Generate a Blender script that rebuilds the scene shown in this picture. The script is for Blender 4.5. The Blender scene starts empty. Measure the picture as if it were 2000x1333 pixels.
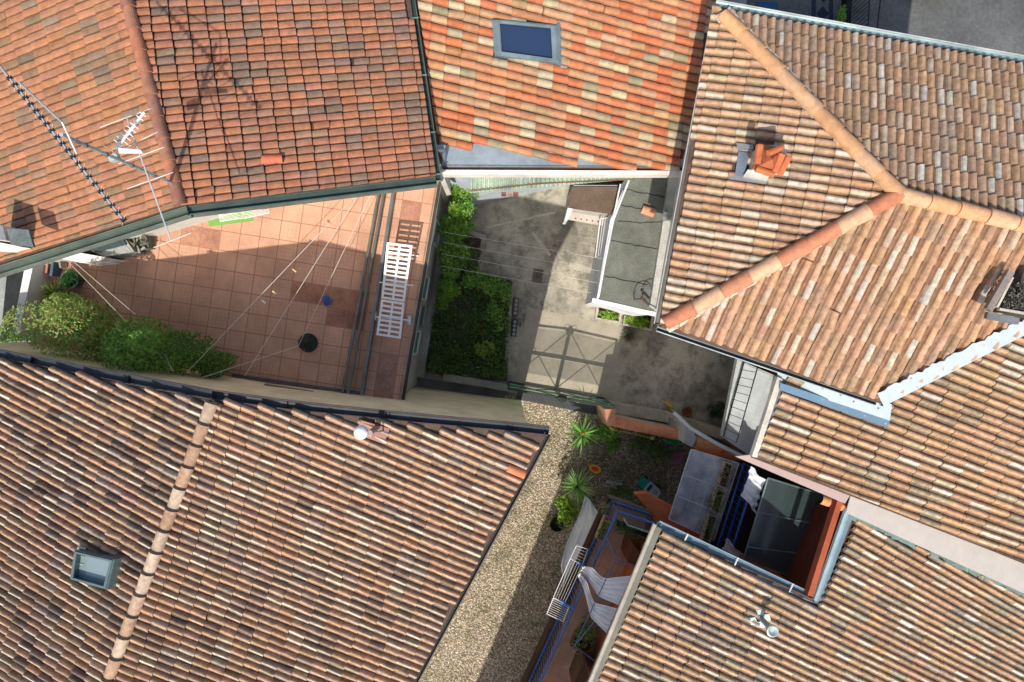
import bpy, math, random
from mathutils import Vector, Matrix, Quaternion
from mathutils.geometry import intersect_line_plane
R = math.radians
rng = random.Random(7)
S = bpy.context.scene
COL = S.collection
# ------------------------------------------------------------------ camera
H = 20.0; F = 1333.0; CX, CY = 1000.0, 666.5
VPX, VPY = 985.0, 640.0                      # where the plumb line falls in the picture
nad = Vector(((VPX-CX)/F, -(VPY-CY)/F, -1.0)).normalized()
rotq = nad.rotation_difference(Vector((0, 0, -1)))
cam = bpy.data.cameras.new('camera'); cam.lens = 24.0; cam.sensor_width = 36.0
cam.clip_start = 0.1; cam.clip_end = 500
co = bpy.data.objects.new('camera', cam); COL.objects.link(co)
co.location = (0, 0, H); co.rotation_mode = 'QUATERNION'; co.rotation_quaternion = rotq
S.camera = co
def ray(px, py):
    return rotq @ Vector(((px-CX)/F, -(py-CY)/F, -1.0))
def P(px, py, z=0.0):
    d = ray(px, py); t = (z-H)/d.z
    return Vector((d.x*t, d.y*t, z))
# ------------------------------------------------------------------ light
EL = R(52); SAZ = Vector((-0.23, -0.973)).normalized()
W = bpy.data.worlds.new('World'); S.world = W; W.use_nodes = True
nt = W.node_tree; bg = nt.nodes['Background']
sky = nt.nodes.new('ShaderNodeTexSky'); sky.sky_type = 'NISHITA'; sky.sun_disc = False
sky.dust_density = 2.5; sky.ozone_density = .6; sky.air_density = 1.0; sky.sun_elevation = EL; sky.sun_rotation = math.atan2(SAZ.x, SAZ.y)
nt.links.new(sky.outputs[0], bg.inputs[0]); bg.inputs[1].default_value = 0.13
sl = bpy.data.lights.new('sun', 'SUN'); sl.energy = 3.45; sl.angle = R(0.55); sl.color = (1.0, 0.93, 0.82)
so = bpy.data.objects.new('sun', sl); COL.objects.link(so)
ts = Vector((SAZ.x*math.cos(EL), SAZ.y*math.cos(EL), math.sin(EL)))
so.rotation_mode = 'QUATERNION'; so.rotation_quaternion = (-ts).to_track_quat('-Z', 'Y'); so.location = ts*40
S.view_settings.view_transform = 'Standard'; S.view_settings.look = 'None'
S.view_settings.gamma = 1; S.view_settings.exposure = 0.5
S.render.resolution_x = 1024; S.render.resolution_y = 682
# ------------------------------------------------------------------ materials
def nodes(name):
    m = bpy.data.materials.new(name); m.use_nodes = True
    t = m.node_tree; return m, t, t.nodes['Principled BSDF']
def N(t, k, **kw):
    n = t.nodes.new(k)
    for a, b in kw.items():
        if a in n.inputs: n.inputs[a].default_value = b
        else: setattr(n, a, b)
    return n
def noise(t, scale, detail=4, rough=.6, vec=None):
    n = N(t, 'ShaderNodeTexNoise'); n.inputs['Scale'].default_value = scale
    n.inputs['Detail'].default_value = detail; n.inputs['Roughness'].default_value = rough
    if vec is None:
        g = N(t, 'ShaderNodeNewGeometry'); vec = g.outputs['Position']
    t.links.new(vec, n.inputs['Vector']); return n.outputs['Fac']
def ramp(t, fac, stops):
    r = N(t, 'ShaderNodeValToRGB'); e = r.color_ramp.elements
    while len(e) < len(stops): e.new(0.5)
    for q, (p, c) in zip(e, stops):
        q.position = p; q.color = (c if isinstance(c, tuple) else (c, c, c)) + (1,)
    t.links.new(fac, r.inputs[0]); return r.outputs[0]
def mix(t, a, b, fac, mode='MIX'):
    m = N(t, 'ShaderNodeMix', data_type='RGBA', blend_type=mode)
    for s, v in ((0, fac), (6, a), (7, b)):
        if isinstance(v, (int, float)): m.inputs[s].default_value = v
        elif isinstance(v, tuple): m.inputs[s].default_value = v + (1,)
        else: t.links.new(v, m.inputs[s])
    return m.outputs[2]
def bump(t, b, h, strength, dist):
    n = N(t, 'ShaderNodeBump'); n.inputs['Strength'].default_value = strength; n.inputs['Distance'].default_value = dist
    t.links.new(h, n.inputs['Height']); t.links.new(n.outputs[0], b.inputs['Normal'])
def colmat(name, rough=.85, metal=0., var=.25, scale=6., fine=.2, lichen=None, spots=0., bmp=.15, spec=.3, trans=0.):
    """base colour comes from the per-face paint colour, aged with noise"""
    m, t, b = nodes(name)
    a = N(t, 'ShaderNodeVertexColor', layer_name='Col').outputs[0]
    c = mix(t, a, ramp(t, noise(t, scale), [(.3, 1-var), (.7, 1+var*.5)]), 1.0, 'MULTIPLY')
    c = mix(t, c, ramp(t, noise(t, scale*12, 3), [(.3, 1-fine), (.7, 1+fine*.5)]), 1.0, 'MULTIPLY')
    if lichen:
        f = ramp(t, noise(t, 38, 5, .75), [(.55, 0.), (.66, spots)])
        f2 = ramp(t, noise(t, 1.6, 3), [(.4, .35), (.6, 1.)])
        c = mix(t, c, lichen, mix(t, f, f2, 1.0, 'MULTIPLY'))
    t.links.new(c, b.inputs['Base Color'])
    b.inputs['Roughness'].default_value = rough; b.inputs['Metallic'].default_value = metal
    b.inputs['Specular IOR Level'].default_value = spec
    if trans:
        b.inputs['Transmission Weight'].default_value = trans
    if bmp: bump(t, b, noise(t, scale*14, 4), bmp, .01)
    return m
M = {}
M['tile'] = colmat('roof_tile', .92, var=.35, scale=9, fine=.4, lichen=(.42, .40, .33), spots=.55, bmp=.5, spec=.15)
M['tile_new'] = colmat('roof_tile_smooth', .85, var=.25, scale=7, fine=.25, lichen=(.3, .3, .2), spots=.25, bmp=.3, spec=.2)
M['plaster'] = colmat('plaster', .95, var=.22, scale=1.6, fine=.1, bmp=.2, spec=.1)
M['metal'] = colmat('painted_metal', .42, metal=.35, var=.3, scale=2.2, fine=.12, bmp=.05, spec=.5)
M['gutter'] = colmat('dull_gutter', .6, var=.35, scale=2.5, fine=.2, bmp=.05, spec=.35)
M['paint'] = colmat('paint', .5, var=.08, scale=4, fine=.05, bmp=.03, spec=.4)
M['concrete'] = colmat('concrete', .95, var=.3, scale=2.2, fine=.25, bmp=.4, spec=.1)
M['cloth'] = colmat('cloth', .95, var=.08, scale=5, fine=.04, bmp=.05, spec=.05)
M['wood'] = colmat('wood', .8, var=.3, scale=5, fine=.3, bmp=.2, spec=.1)
M['soil'] = colmat('soil', 1., var=.5, scale=4, fine=.5, bmp=.8, spec=.0)
def leafmat():
    m, t, b = nodes('leaf')
    a = N(t, 'ShaderNodeVertexColor', layer_name='Col').outputs[0]
    t.links.new(a, b.inputs['Base Color']); b.inputs['Roughness'].default_value = .45
    b.inputs['Specular IOR Level'].default_value = .35
    tr = N(t, 'ShaderNodeBsdfTranslucent'); g = N(t, 'ShaderNodeHueSaturation'); g.inputs['Value'].default_value = 1.6
    t.links.new(a, g.inputs['Color']); t.links.new(g.outputs[0], tr.inputs[0])
    mx = N(t, 'ShaderNodeMixShader'); mx.inputs[0].default_value = .35
    t.links.new(b.outputs[0], mx.inputs[1]); t.links.new(tr.outputs[0], mx.inputs[2])
    t.links.new(mx.outputs[0], t.nodes['Material Output'].inputs[0]); return m
M['leaf'] = leafmat()
def glassmat(name, col, rough=.05, alpha=1., spec=.8):
    m, t, b = nodes(name); b.inputs['Base Color'].default_value = col + (1,)
    b.inputs['Roughness'].default_value = rough; b.inputs['Specular IOR Level'].default_value = spec
    b.inputs['Alpha'].default_value = alpha
    bump(t, b, noise(t, 3), .05, .01); return m
M['glass'] = glassmat('window_glass', (.02, .04, .09), .04)
M['glass_pale'] = glassmat('window_glass_pale', (.20, .27, .28), .12)
def polycarb():
    m, t, b = nodes('polycarbonate')
    g = N(t, 'ShaderNodeNewGeometry')
    c = ramp(t, noise(t, 1.2, 5, .7), [(.35, (.24, .27, .32)), (.65, (.66, .70, .76))])
    t.links.new(c, b.inputs['Base Color']); b.inputs['Roughness'].default_value = .35
    al = ramp(t, noise(t, 1.0, 4, .6), [(.35, .42), (.7, .8)]); t.links.new(al, b.inputs['Alpha'])
    return m
M['poly'] = polycarb()
M['sheet'] = glassmat('smoked_sheet', (.05, .075, .075), .18, .62)
# ------------------------------------------------------------------ mesh builder
class MB:
    def __init__(s): s.v = []; s.f = []; s.c = []; s.smooth = False
    def face(s, pts, c):
        i = len(s.v); s.v.extend([tuple(p) for p in pts]); s.f.append(tuple(range(i, i+len(pts)))); s.c.append(c)
    def slab(s, pts, n, h0, h1, c, ctop=None):
        """prism over a 3D polygon, from h0 to h1 along n"""
        n = Vector(n); a = [Vector(p)+n*h0 for p in pts]; b = [Vector(p)+n*h1 for p in pts]
        nn = Vector((0, 0, 0))
        for i in range(len(pts)): nn += Vector(pts[i]).cross(Vector(pts[(i+1) % len(pts)]))
        if nn.dot(n) < 0: a.reverse(); b.reverse()
        s.face(b, ctop or c); s.face(list(reversed(a)), c)
        k = len(a)
        for i in range(k):
            j = (i+1) % k; s.face([a[i], a[j], b[j], b[i]], c)
    def prism(s, pxs, z0, z1, c, ztop=None, ctop=None):
        """pixel polygon laid out at height z1, walls drop to z0"""
        s.slab([P(x, y, z1 if ztop is None else ztop).xy.to_3d() for x, y in pxs], (0, 0, 1), z0, z1, c, ctop)
    def box(s, ce, size, c, rz=0., rot=None):
        ce = Vector(ce); q = rot if rot is not None else Matrix.Rotation(rz, 3, 'Z')
        x, y, z = [d/2 for d in size]
        p = [ce + q @ Vector((i*x, j*y, k*z)) for k in (-1, 1) for j in (-1, 1) for i in (-1, 1)]
        for f in ((0, 2, 3, 1), (4, 5, 7, 6), (0, 1, 5, 4), (2, 6, 7, 3), (0, 4, 6, 2), (1, 3, 7, 5)):
            s.face([p[i] for i in f], c)
    def tube(s, pts, r, c, n=7, cap=True, r1=None):
        pts = [Vector(p) for p in pts]; rings = []; m = len(pts)
        for i, p in enumerate(pts):
            d = (pts[min(i+1, m-1)]-pts[max(i-1, 0)]).normalized()
            a = d.cross(Vector((0, 0, 1)));
            if a.length < 1e-3: a = d.cross(Vector((1, 0, 0)))
            a.normalize(); b = d.cross(a)
            rr = r if r1 is None else r+(r1-r)*i/max(1, m-1)
            rings.append([p+(a*math.cos(t)+b*math.sin(t))*rr for t in [2*math.pi*k/n for k in range(n)]])
        for i in range(m-1):
            for k in range(n):
                l = (k+1) % n; s.face([rings[i][k], rings[i+1][k], rings[i+1][l], rings[i][l]], c)
        if cap: s.face(rings[0], c); s.face(list(reversed(rings[-1])), c)
    def lathe(s, ce, prof, c, n=20, cols=None):
        ce = Vector(ce); rings = [[ce+Vector((r*math.cos(2*math.pi*k/n), r*math.sin(2*math.pi*k/n), z)) for k in range(n)] for r, z in prof]
        for i in range(len(prof)-1):
            for k in range(n):
                l = (k+1) % n; s.face([rings[i][k], rings[i][l], rings[i+1][l], rings[i+1][k]], cols[i] if cols else c)
        s.face(rings[-1], cols[-1] if cols else c)
    def leaves(s, ce, rad, count, size, pal, flat=.5, core=.3, seed=None):
        ce = Vector(ce)
        lobes = [(Vector((rng.gauss(0, .45), rng.gauss(0, .45), rng.gauss(.1, .35))), rng.uniform(.35, .62)) for _ in range(9)]
        for _ in range(count):
            if rng.random() < core:
                d = Vector((rng.gauss(0, 1), rng.gauss(0, 1), rng.gauss(0, 1))).normalized()*rng.random()**.4*.8; li = 0
            else:
                li = rng.randrange(len(lobes)); l = lobes[li]
                d = l[0]+Vector((rng.gauss(0, 1), rng.gauss(0, 1), rng.gauss(.2, 1))).normalized()*l[1]*rng.uniform(.6, 1.05)
            if d.length > 1.15: d *= 1.15/d.length
            p = ce+Vector((d.x*rad[0], d.y*rad[1], d.z*rad[2]))
            c = pal[(li*3+rng.randrange(2)) % len(pal)] if rng.random() < .7 else rng.choice(pal)
            k = rng.uniform(.75, 1.25); c = (c[0]*k, c[1]*k, c[2]*k)
            s.leaf(p, size*rng.uniform(.6, 1.3), c, flat)
    def leaf(s, p, L, c, flat=.5, w=.42, d=None):
        n = Vector((rng.gauss(0, flat), rng.gauss(0, flat), 1)).normalized()
        if d is None:
            d = Vector((rng.gauss(0, 1), rng.gauss(0, 1), rng.gauss(0, .4)))
        d = (d-n*d.dot(n)).normalized(); e = n.cross(d)
        a = p-d*L*.5; b = p+d*L*.5; q = p+n*(-.08*L)
        s.face([a, p+e*L*w*.5+n*.05*L, b], c); s.face([a, b, p-e*L*w*.5+n*.05*L], c)
    def blade(s, p, d, L, w, c, droop=.5, seg=4):
        """arching leaf from p in direction d"""
        d = Vector(d).normalized(); side = d.cross(Vector((0, 0, 1)))
        if side.length < .05: side = Vector((1, 0, 0))
        side.normalize(); pts = []
        q = Vector(p); dd = d.copy()
        for i in range(seg+1):
            pts.append((q.copy(), w*(1-(i/seg)**1.6)*(.6+.4*min(1, i*2/seg))+.001)); q += dd*L/seg
            dd = (dd+Vector((0, 0, -droop/seg))).normalized()
        for i in range(seg):
            a, wa = pts[i]; b, wb = pts[i+1]
            s.face([a-side*wa, b-side*wb, b+side*wb, a+side*wa], c)
    def build(s, name, mat, parent=None, smooth=False):
        me = bpy.data.meshes.new(name); me.from_pydata(s.v, [], s.f)
        ca = me.color_attributes.new('Col', 'FLOAT_COLOR', 'CORNER')
        buf = []
        for f, c in zip(s.f, s.c): buf.extend((c[0], c[1], c[2], 1.0)*len(f))
        ca.data.foreach_set('color', buf)
        me.materials.append(M[mat] if isinstance(mat, str) else mat)
        if smooth: me.polygons.foreach_set('use_smooth', [True]*len(me.polygons))
        me.update()
        if smooth:
            import bmesh
            bm = bmesh.new(); bm.from_mesh(me); bmesh.ops.remove_doubles(bm, verts=bm.verts, dist=.0005); bm.to_mesh(me); bm.free()
        o = bpy.data.objects.new(name, me); COL.objects.link(o)
        if parent is not None: o.parent = parent; o.matrix_parent_inverse = parent.matrix_world.inverted()
        return o
def tag(o, label, cat=None, group=None, kind=None):
    if label: o['label'] = label
    if cat: o['category'] = cat
    if group: o['group'] = group
    if kind: o['kind'] = kind
    return o
def thing(name, label, cat, loc=(0, 0, 0), group=None):
    o = bpy.data.objects.new(name, None); o.empty_display_size = .2; COL.objects.link(o); o.location = loc
    o.matrix_world = Matrix.Translation(loc)
    return tag(o, label, cat, group)
def struct(o): o['kind'] = 'structure'; return o
# ------------------------------------------------------------------ roof planes
class Plane:
    def __init__(s, a, b, c):
        p = [P(*a), P(*b), P(*c)]; s.p = p[0]
        s.n = (p[1]-p[0]).cross(p[2]-p[0]).normalized()
        if s.n.z < 0: s.n = -s.n
    def at(s, px, py, h=0.):
        o = Vector((0, 0, H)); d = ray(px, py); p0 = s.p+s.n*h
        return o+d*((p0-o).dot(s.n)/d.dot(s.n))
    def z(s, x, y): return s.p.z-(s.n.x*(x-s.p.x)+s.n.y*(y-s.p.y))/s.n.z
    def poly(s, pxs, h=0.): return [s.at(x, y, h) for x, y in pxs]
def profile(style, K):
    out = []
    for k in range(K+1):
        t = k/K
        if style == 'barrel':      # narrow pan, high barrel
            h = .0 if t < .22 else math.sin(math.pi*(t-.22)/.78)**.8
        elif style == 'wave':
            h = .5-.5*math.cos(2*math.pi*t)
        elif style == 'soft':
            h = math.sin(math.pi*t)**.7
        else:                      # flat interlocking tile with a rolled edge
            h = .55+.3*math.sin(math.pi*t) if t > .15 else -.15
        out.append((t, h))
    return out
def inpoly(x, y, poly):
    r = False; j = len(poly)-1
    for i in range(len(poly)):
        if (poly[i][1] > y) != (poly[j][1] > y) and x < (poly[j][0]-poly[i][0])*(y-poly[i][1])/(poly[j][1]-poly[i][1])+poly[i][0]: r = not r
        j = i
    return r
def tiles(mb, pl, org, u, v, keep, pal, style='barrel', hh=.05, lip=.018, cuts=(), holes=(), inside=None, K=8, jit=.004, flipv=False, over=1.05, dirt_shade=0., body=None, butt=.35, grime_shade=.05, gap=1.):
    """lay tiles over a roof plane; u (down the slope) and v (across) are one tile long, measured at org"""
    O = pl.at(*org); U = pl.at(org[0]+u[0], org[1]+u[1])-O; V = pl.at(org[0]+v[0], org[1]+v[1])-O
    n = pl.n
    det = U.cross(V).dot(n)
    def ab(p): d = p-O; return (d.cross(V).dot(n)/det, U.cross(d).dot(n)/det)
    kp = [ab(pl.at(*q)) for q in keep]; hp = [[ab(pl.at(*q)) for q in h] for h in holes]
    ins = ab(pl.at(*inside)) if inside else None
    hs = []
    for a, b in cuts:
        (x0, y0), (x1, y1) = ab(pl.at(*a)), ab(pl.at(*b)); nx, ny = y1-y0, x0-x1; d = nx*x0+ny*y0
        if nx*ins[0]+ny*ins[1]-d < 0: nx, ny, d = -nx, -ny, -d
        hs.append((nx, ny, d))
    prof = profile(style, K)
    if flipv: prof = [(t, h) for t, h in zip([p[0] for p in prof], [p[1] for p in reversed(prof)])]
    i0, i1 = math.floor(min(p[0] for p in kp))-1, math.ceil(max(p[0] for p in kp))+1
    j0, j1 = math.floor(min(p[1] for p in kp))-1, math.ceil(max(p[1] for p in kp))+1
    for j in range(j0, j1):
        cu = rng.gauss(0, .018)
        for i in range(i0, i1):
            if not inpoly(i+.5, j+.5, kp) or any(inpoly(i+.5, j+.5, h) for h in hp): continue
            if any(max(nx*(i+x)+ny*(j+y)-d for x in (0, 1.06) for y in (0, 1)) <= 0 for nx, ny, d in hs): continue
            c = pal(i, j); jz = rng.gauss(0, jit); ja = rng.gauss(cu, .014)+.02*math.sin(j*.35+i*.11); jb = rng.gauss(0, .014)+.05*math.sin(i*.21+j*.07)
            ro = rng.gauss(0, .03)
            if rng.random() < .012: ja += rng.uniform(.05, .16); ro *= 4; jz += .008
            A = []; B = []; C = []
            for t, h in prof:
                A.append((i+ja-.02, j+.5+(t-.5)*.94+jb-ro*.5, h*hh*.82+jz*.3))
                B.append((i+over+ja, j+t+jb+ro*.5, h*hh+lip+jz))
                C.append((i+over+ja-.01, j+t+jb+ro*.5, h*hh-.02))
            need = any(min(nx*(i+x)+ny*(j+y)-d for x in (-.1, 1.15) for y in (-.1, 1.1)) < 0 for nx, ny, d in hs)
            pale = c[1] > .36 and dirt_shade
            bc = rng.choice(body) if pale and body else c
            s0, s1 = sorted((rng.uniform(.25, .95), rng.uniform(.25, .95)))
            if s1-s0 < .35: s0, s1 = .30, .80
            for k in range(K):
                tm = (prof[k][0]+prof[k+1][0])/2; hm = (prof[k][1]+prof[k+1][1])/2
                ck = c if (not pale or s0 < tm < s1) else bc
                g_ = 1-dirt_shade*max(0, .55-hm)/.55; g_ *= 1+rng.gauss(0, .03)  # low pans darkened: soiling plus shade painted into the tile colour
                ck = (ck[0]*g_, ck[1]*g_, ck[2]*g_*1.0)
                if hm < .4 and gap < 1: ck = (ck[0]*gap, ck[1]*gap, ck[2]*gap)  # grooves between columns: their shadow painted into the colour
                gq = .3 if grime_shade >= .05 else .68; gk = (ck[0]*gq, ck[1]*gq, ck[2]*gq); f0 = (.07+grime_shade+rng.uniform(-.012, .02))/(over+.02)  # upper end of each tile darker: lap shadow painted in, plus moss
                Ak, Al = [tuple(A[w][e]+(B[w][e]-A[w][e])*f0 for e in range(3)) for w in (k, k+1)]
                for q, cc in (([A[k], Ak, Al, A[k+1]], gk), ([Ak, B[k], B[k+1], Al], ck), ([B[k], C[k], C[k+1], B[k+1]], (ck[0]*butt, ck[1]*butt, ck[2]*butt))):  # butt ends darkened: joint shade painted in, plus soot
                    if need:
                        for nx, ny, d in hs:
                            o = []
                            for m_ in range(len(q)):
                                p, r = q[m_], q[(m_+1) % len(q)]
                                dp = nx*p[0]+ny*p[1]-d; dr = nx*r[0]+ny*r[1]-d
                                if dp >= 0: o.append(p)
                                if (dp >= 0) != (dr >= 0):
                                    t_ = dp/(dp-dr); o.append(tuple(p[e]+(r[e]-p[e])*t_ for e in range(3)))
                            q = o
                            if len(q) < 3: break
                        if len(q) < 3: continue
                    mb.face([O+U*p[0]+V*p[1]+n*p[2] for p in q], cc)
def palette(cols, weights, j=.12):
    tot = sum(weights)
    def f(i, k):
        r = rng.random()*tot
        for c, w in zip(cols, weights):
            r -= w
            if r <= 0: break
        g = 1+rng.gauss(0, j)
        return (c[0]*g*(1+rng.gauss(0, .03)), c[1]*g, c[2]*g*(1+rng.gauss(0, .05)))
    return f
def capline(mb, pts, r, cols, step=.38, taper=.82, h=0., arc=1.05, n=10, lipw=.0):
    """half-round ridge tiles laid end to end, each one lapping the next"""
    for a, b in zip(pts, pts[1:]):
        d = b-a; L = d.length; d.normalize(); m = max(1, round(L/step)); st = L/m
        side = d.cross(Vector((0, 0, 1))).normalized(); up = side.cross(d)
        for k in range(m):
            c = rng.choice(cols); g = rng.uniform(.88, 1.1); c = (c[0]*g, c[1]*g, c[2]*g)
            p0 = a+d*(k*st-.01); p1 = a+d*((k+1)*st+.03)
            if lipw: p1 = a+d*((k+1)*st+.01)
            def ring(p, rr, dz): return [p+side*math.cos(t)*rr+up*(math.sin(t)*rr*arc+dz) for t in [math.pi*(q/n) for q in range(n+1)]]
            jr = rng.uniform(.97, 1.03)
            r0 = ring(p0, r*taper*jr, h-.01); r1 = ring(p1, r*jr, h+.008); r2 = ring(p1, r*taper*.9, h-.02)
            for q in range(n):
                mb.face([r0[q], r0[q+1], r1[q+1], r1[q]], c); mb.face([r1[q], r1[q+1], r2[q+1], r2[q]], c)
            if lipw:                          # dark mortar joint ring
                r3 = ring(p1-d*.02, r*1.04, h+.008); r4 = ring(p1+d*.012, r*1.03, h+.008)
                for q in range(n): mb.face([r3[q], r3[q+1], r4[q+1], r4[q]], (.035, .03, .025))
def gutter(mb, a, b, w, c, depth=.07, n=6, inner=None):
    """half-round channel with rolled lips, open at the top"""
    a, b = Vector(a), Vector(b); d = (b-a).normalized(); side = d.cross(Vector((0, 0, 1))).normalized()
    def prof(r, dd): return [(side*(-math.cos(math.pi*k/n))*r, -math.sin(math.pi*k/n)*dd) for k in range(n+1)]
    o, i = prof(w/2, depth), prof(w/2*.88, depth*.85)
    for k in range(n):
        for q, cc in ((o, c), (i, inner or c)):
            p = [a+q[k][0]+Vector((0, 0, q[k][1])), b+q[k][0]+Vector((0, 0, q[k][1])), b+q[k+1][0]+Vector((0, 0, q[k+1][1])), a+q[k+1][0]+Vector((0, 0, q[k+1][1]))]
            mb.face(p if q is o else list(reversed(p)), cc)
    for s_ in (-1, 1): mb.tube([a+side*s_*w*.47, b+side*s_*w*.47], w*.05+.006, c, 6)
    for e in (a, b): mb.face([e+q[0]+Vector((0, 0, q[1])) for q in o], c)
def walls_under(mb, fp, ztop, c, z0=0.):
    """vertical walls round a footprint (world xy) up to ztop(x,y)"""
    k = len(fp)
    for i in range(k):
        a, b = fp[i], fp[(i+1) % k]
        mb.face([(a.x, a.y, z0), (b.x, b.y, z0), (b.x, b.y, ztop(b.x, b.y)), (a.x, a.y, ztop(a.x, a.y))], c[i] if isinstance(c, list) else c)
def deck(mb, pl, pxs, c=(.12, .08, .06), t=.12, off=-.012):
    mb.slab(pl.poly(pxs, 0), pl.n, off-t, off, c)
def shrink(pts, d):
    """inset a polygon by d metres"""
    c = sum((p.xy for p in pts), Vector((0, 0)))/len(pts); out = []
    k = len(pts); ar = sum(pts[i].x*pts[(i+1) % k].y-pts[(i+1) % k].x*pts[i].y for i in range(k)); sg = 1 if ar > 0 else -1
    for i in range(k):
        p0, p1, p2 = pts[i-1].xy, pts[i].xy, pts[(i+1) % k].xy
        e1 = (p1-p0).normalized(); e2 = (p2-p1).normalized()
        n1 = Vector((-e1.y, e1.x))*sg; n2 = Vector((-e2.y, e2.x))*sg
        m = (n1+n2); m = m/max(.3, m.length_squared)*2
        out.append(p1+m*d)
    return out
# ================================================================== GROUND
def ground_mat():
    m, t, b = nodes('earth'); b.inputs['Roughness'].default_value = 1
    t.links.new(ramp(t, noise(t, 1.5, 6), [(.3, (.12, .11, .10)), (.7, (.22, .20, .18))]), b.inputs['Base Color']); return m
def yard_mat():
    m, t, b = nodes('yard_concrete'); b.inputs['Roughness'].default_value = .95; b.inputs['Specular IOR Level'].default_value = .15
    c = ramp(t, noise(t, .55, 8, .65), [(.30, (.18, .17, .14)), (.45, (.34, .315, .255)), (.58, (.48, .44, .355))])
    st = ramp(t, noise(t, 1.7, 6, .8), [(.36, .5), (.52, 1.), (.8, 1.2)])
    c = mix(t, c, st, 1., 'MULTIPLY')
    c = mix(t, c, ramp(t, noise(t, .62, 9, .62), [(.40, .62), (.425, .95)]), .9, 'MULTIPLY')
    c = mix(t, c, ramp(t, noise(t, 26, 3), [(.3, .82), (.7, 1.12)]), 1., 'MULTIPLY')
    wv = N(t, 'ShaderNodeTexVoronoi'); wv.feature = 'DISTANCE_TO_EDGE'; wv.inputs['Scale'].default_value = .33
    g = N(t, 'ShaderNodeNewGeometry'); ad = N(t, 'ShaderNodeVectorMath', operation='ADD'); nv = N(t, 'ShaderNodeTexNoise'); nv.inputs['Scale'].default_value = 1.3
    t.links.new(g.outputs['Position'], nv.inputs['Vector']); t.links.new(g.outputs['Position'], ad.inputs[0]); t.links.new(nv.outputs['Color'], ad.inputs[1])
    t.links.new(ad.outputs[0], wv.inputs['Vector'])
    c = mix(t, c, ramp(t, wv.outputs['Distance'], [(.0015, .6), (.006, 1.)]), .55, 'MULTIPLY')
    t.links.new(c, b.inputs['Base Color']); bump(t, b, noise(t, 30, 5), .3, .01); return m
def pebble_mat(name, dark=1.):
    m, t, b = nodes(name); b.inputs['Roughness'].default_value = .8
    g = N(t, 'ShaderNodeNewGeometry')
    v = N(t, 'ShaderNodeTexVoronoi'); v.inputs['Scale'].default_value = 22; v.inputs['Randomness'].default_value = .9
    mp = N(t, 'ShaderNodeMapping'); mp.inputs['Scale'].default_value = (1, 1, .0)
    t.links.new(g.outputs['Position'], mp.inputs[0]); t.links.new(mp.outputs[0], v.inputs['Vector'])
    sp = N(t, 'ShaderNodeSeparateColor'); t.links.new(v.outputs['Color'], sp.inputs[0])
    k = dark
    c = ramp(t, sp.outputs[0], [(0, (.24*k, .20*k, .15*k)), (.3, (.42*k, .36*k, .27*k)), (.6, (.58*k, .53*k, .41*k)), (.8, (.47*k, .35*k, .24*k)), (1, (.80*k, .76*k, .64*k))])
    gap = ramp(t, v.outputs['Distance'], [(.30, 1.), (.62, .42)])
    c = mix(t, c, gap, 1., 'MULTIPLY')
    c = mix(t, c, ramp(t, noise(t, 1.1, 5), [(.34, (.58, .62, .48)), (.44, (.9, .88, .8)), (.62, (1.1, 1.05, 1.))]), 1., 'MULTIPLY')
    t.links.new(c, b.inputs['Base Color'])
    inv = N(t, 'ShaderNodeMath', operation='MULTIPLY'); inv.inputs[1].default_value = -1.; t.links.new(v.outputs['Distance'], inv.inputs[0])
    bump(t, b, inv.outputs[0], 1., .035); return m
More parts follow.
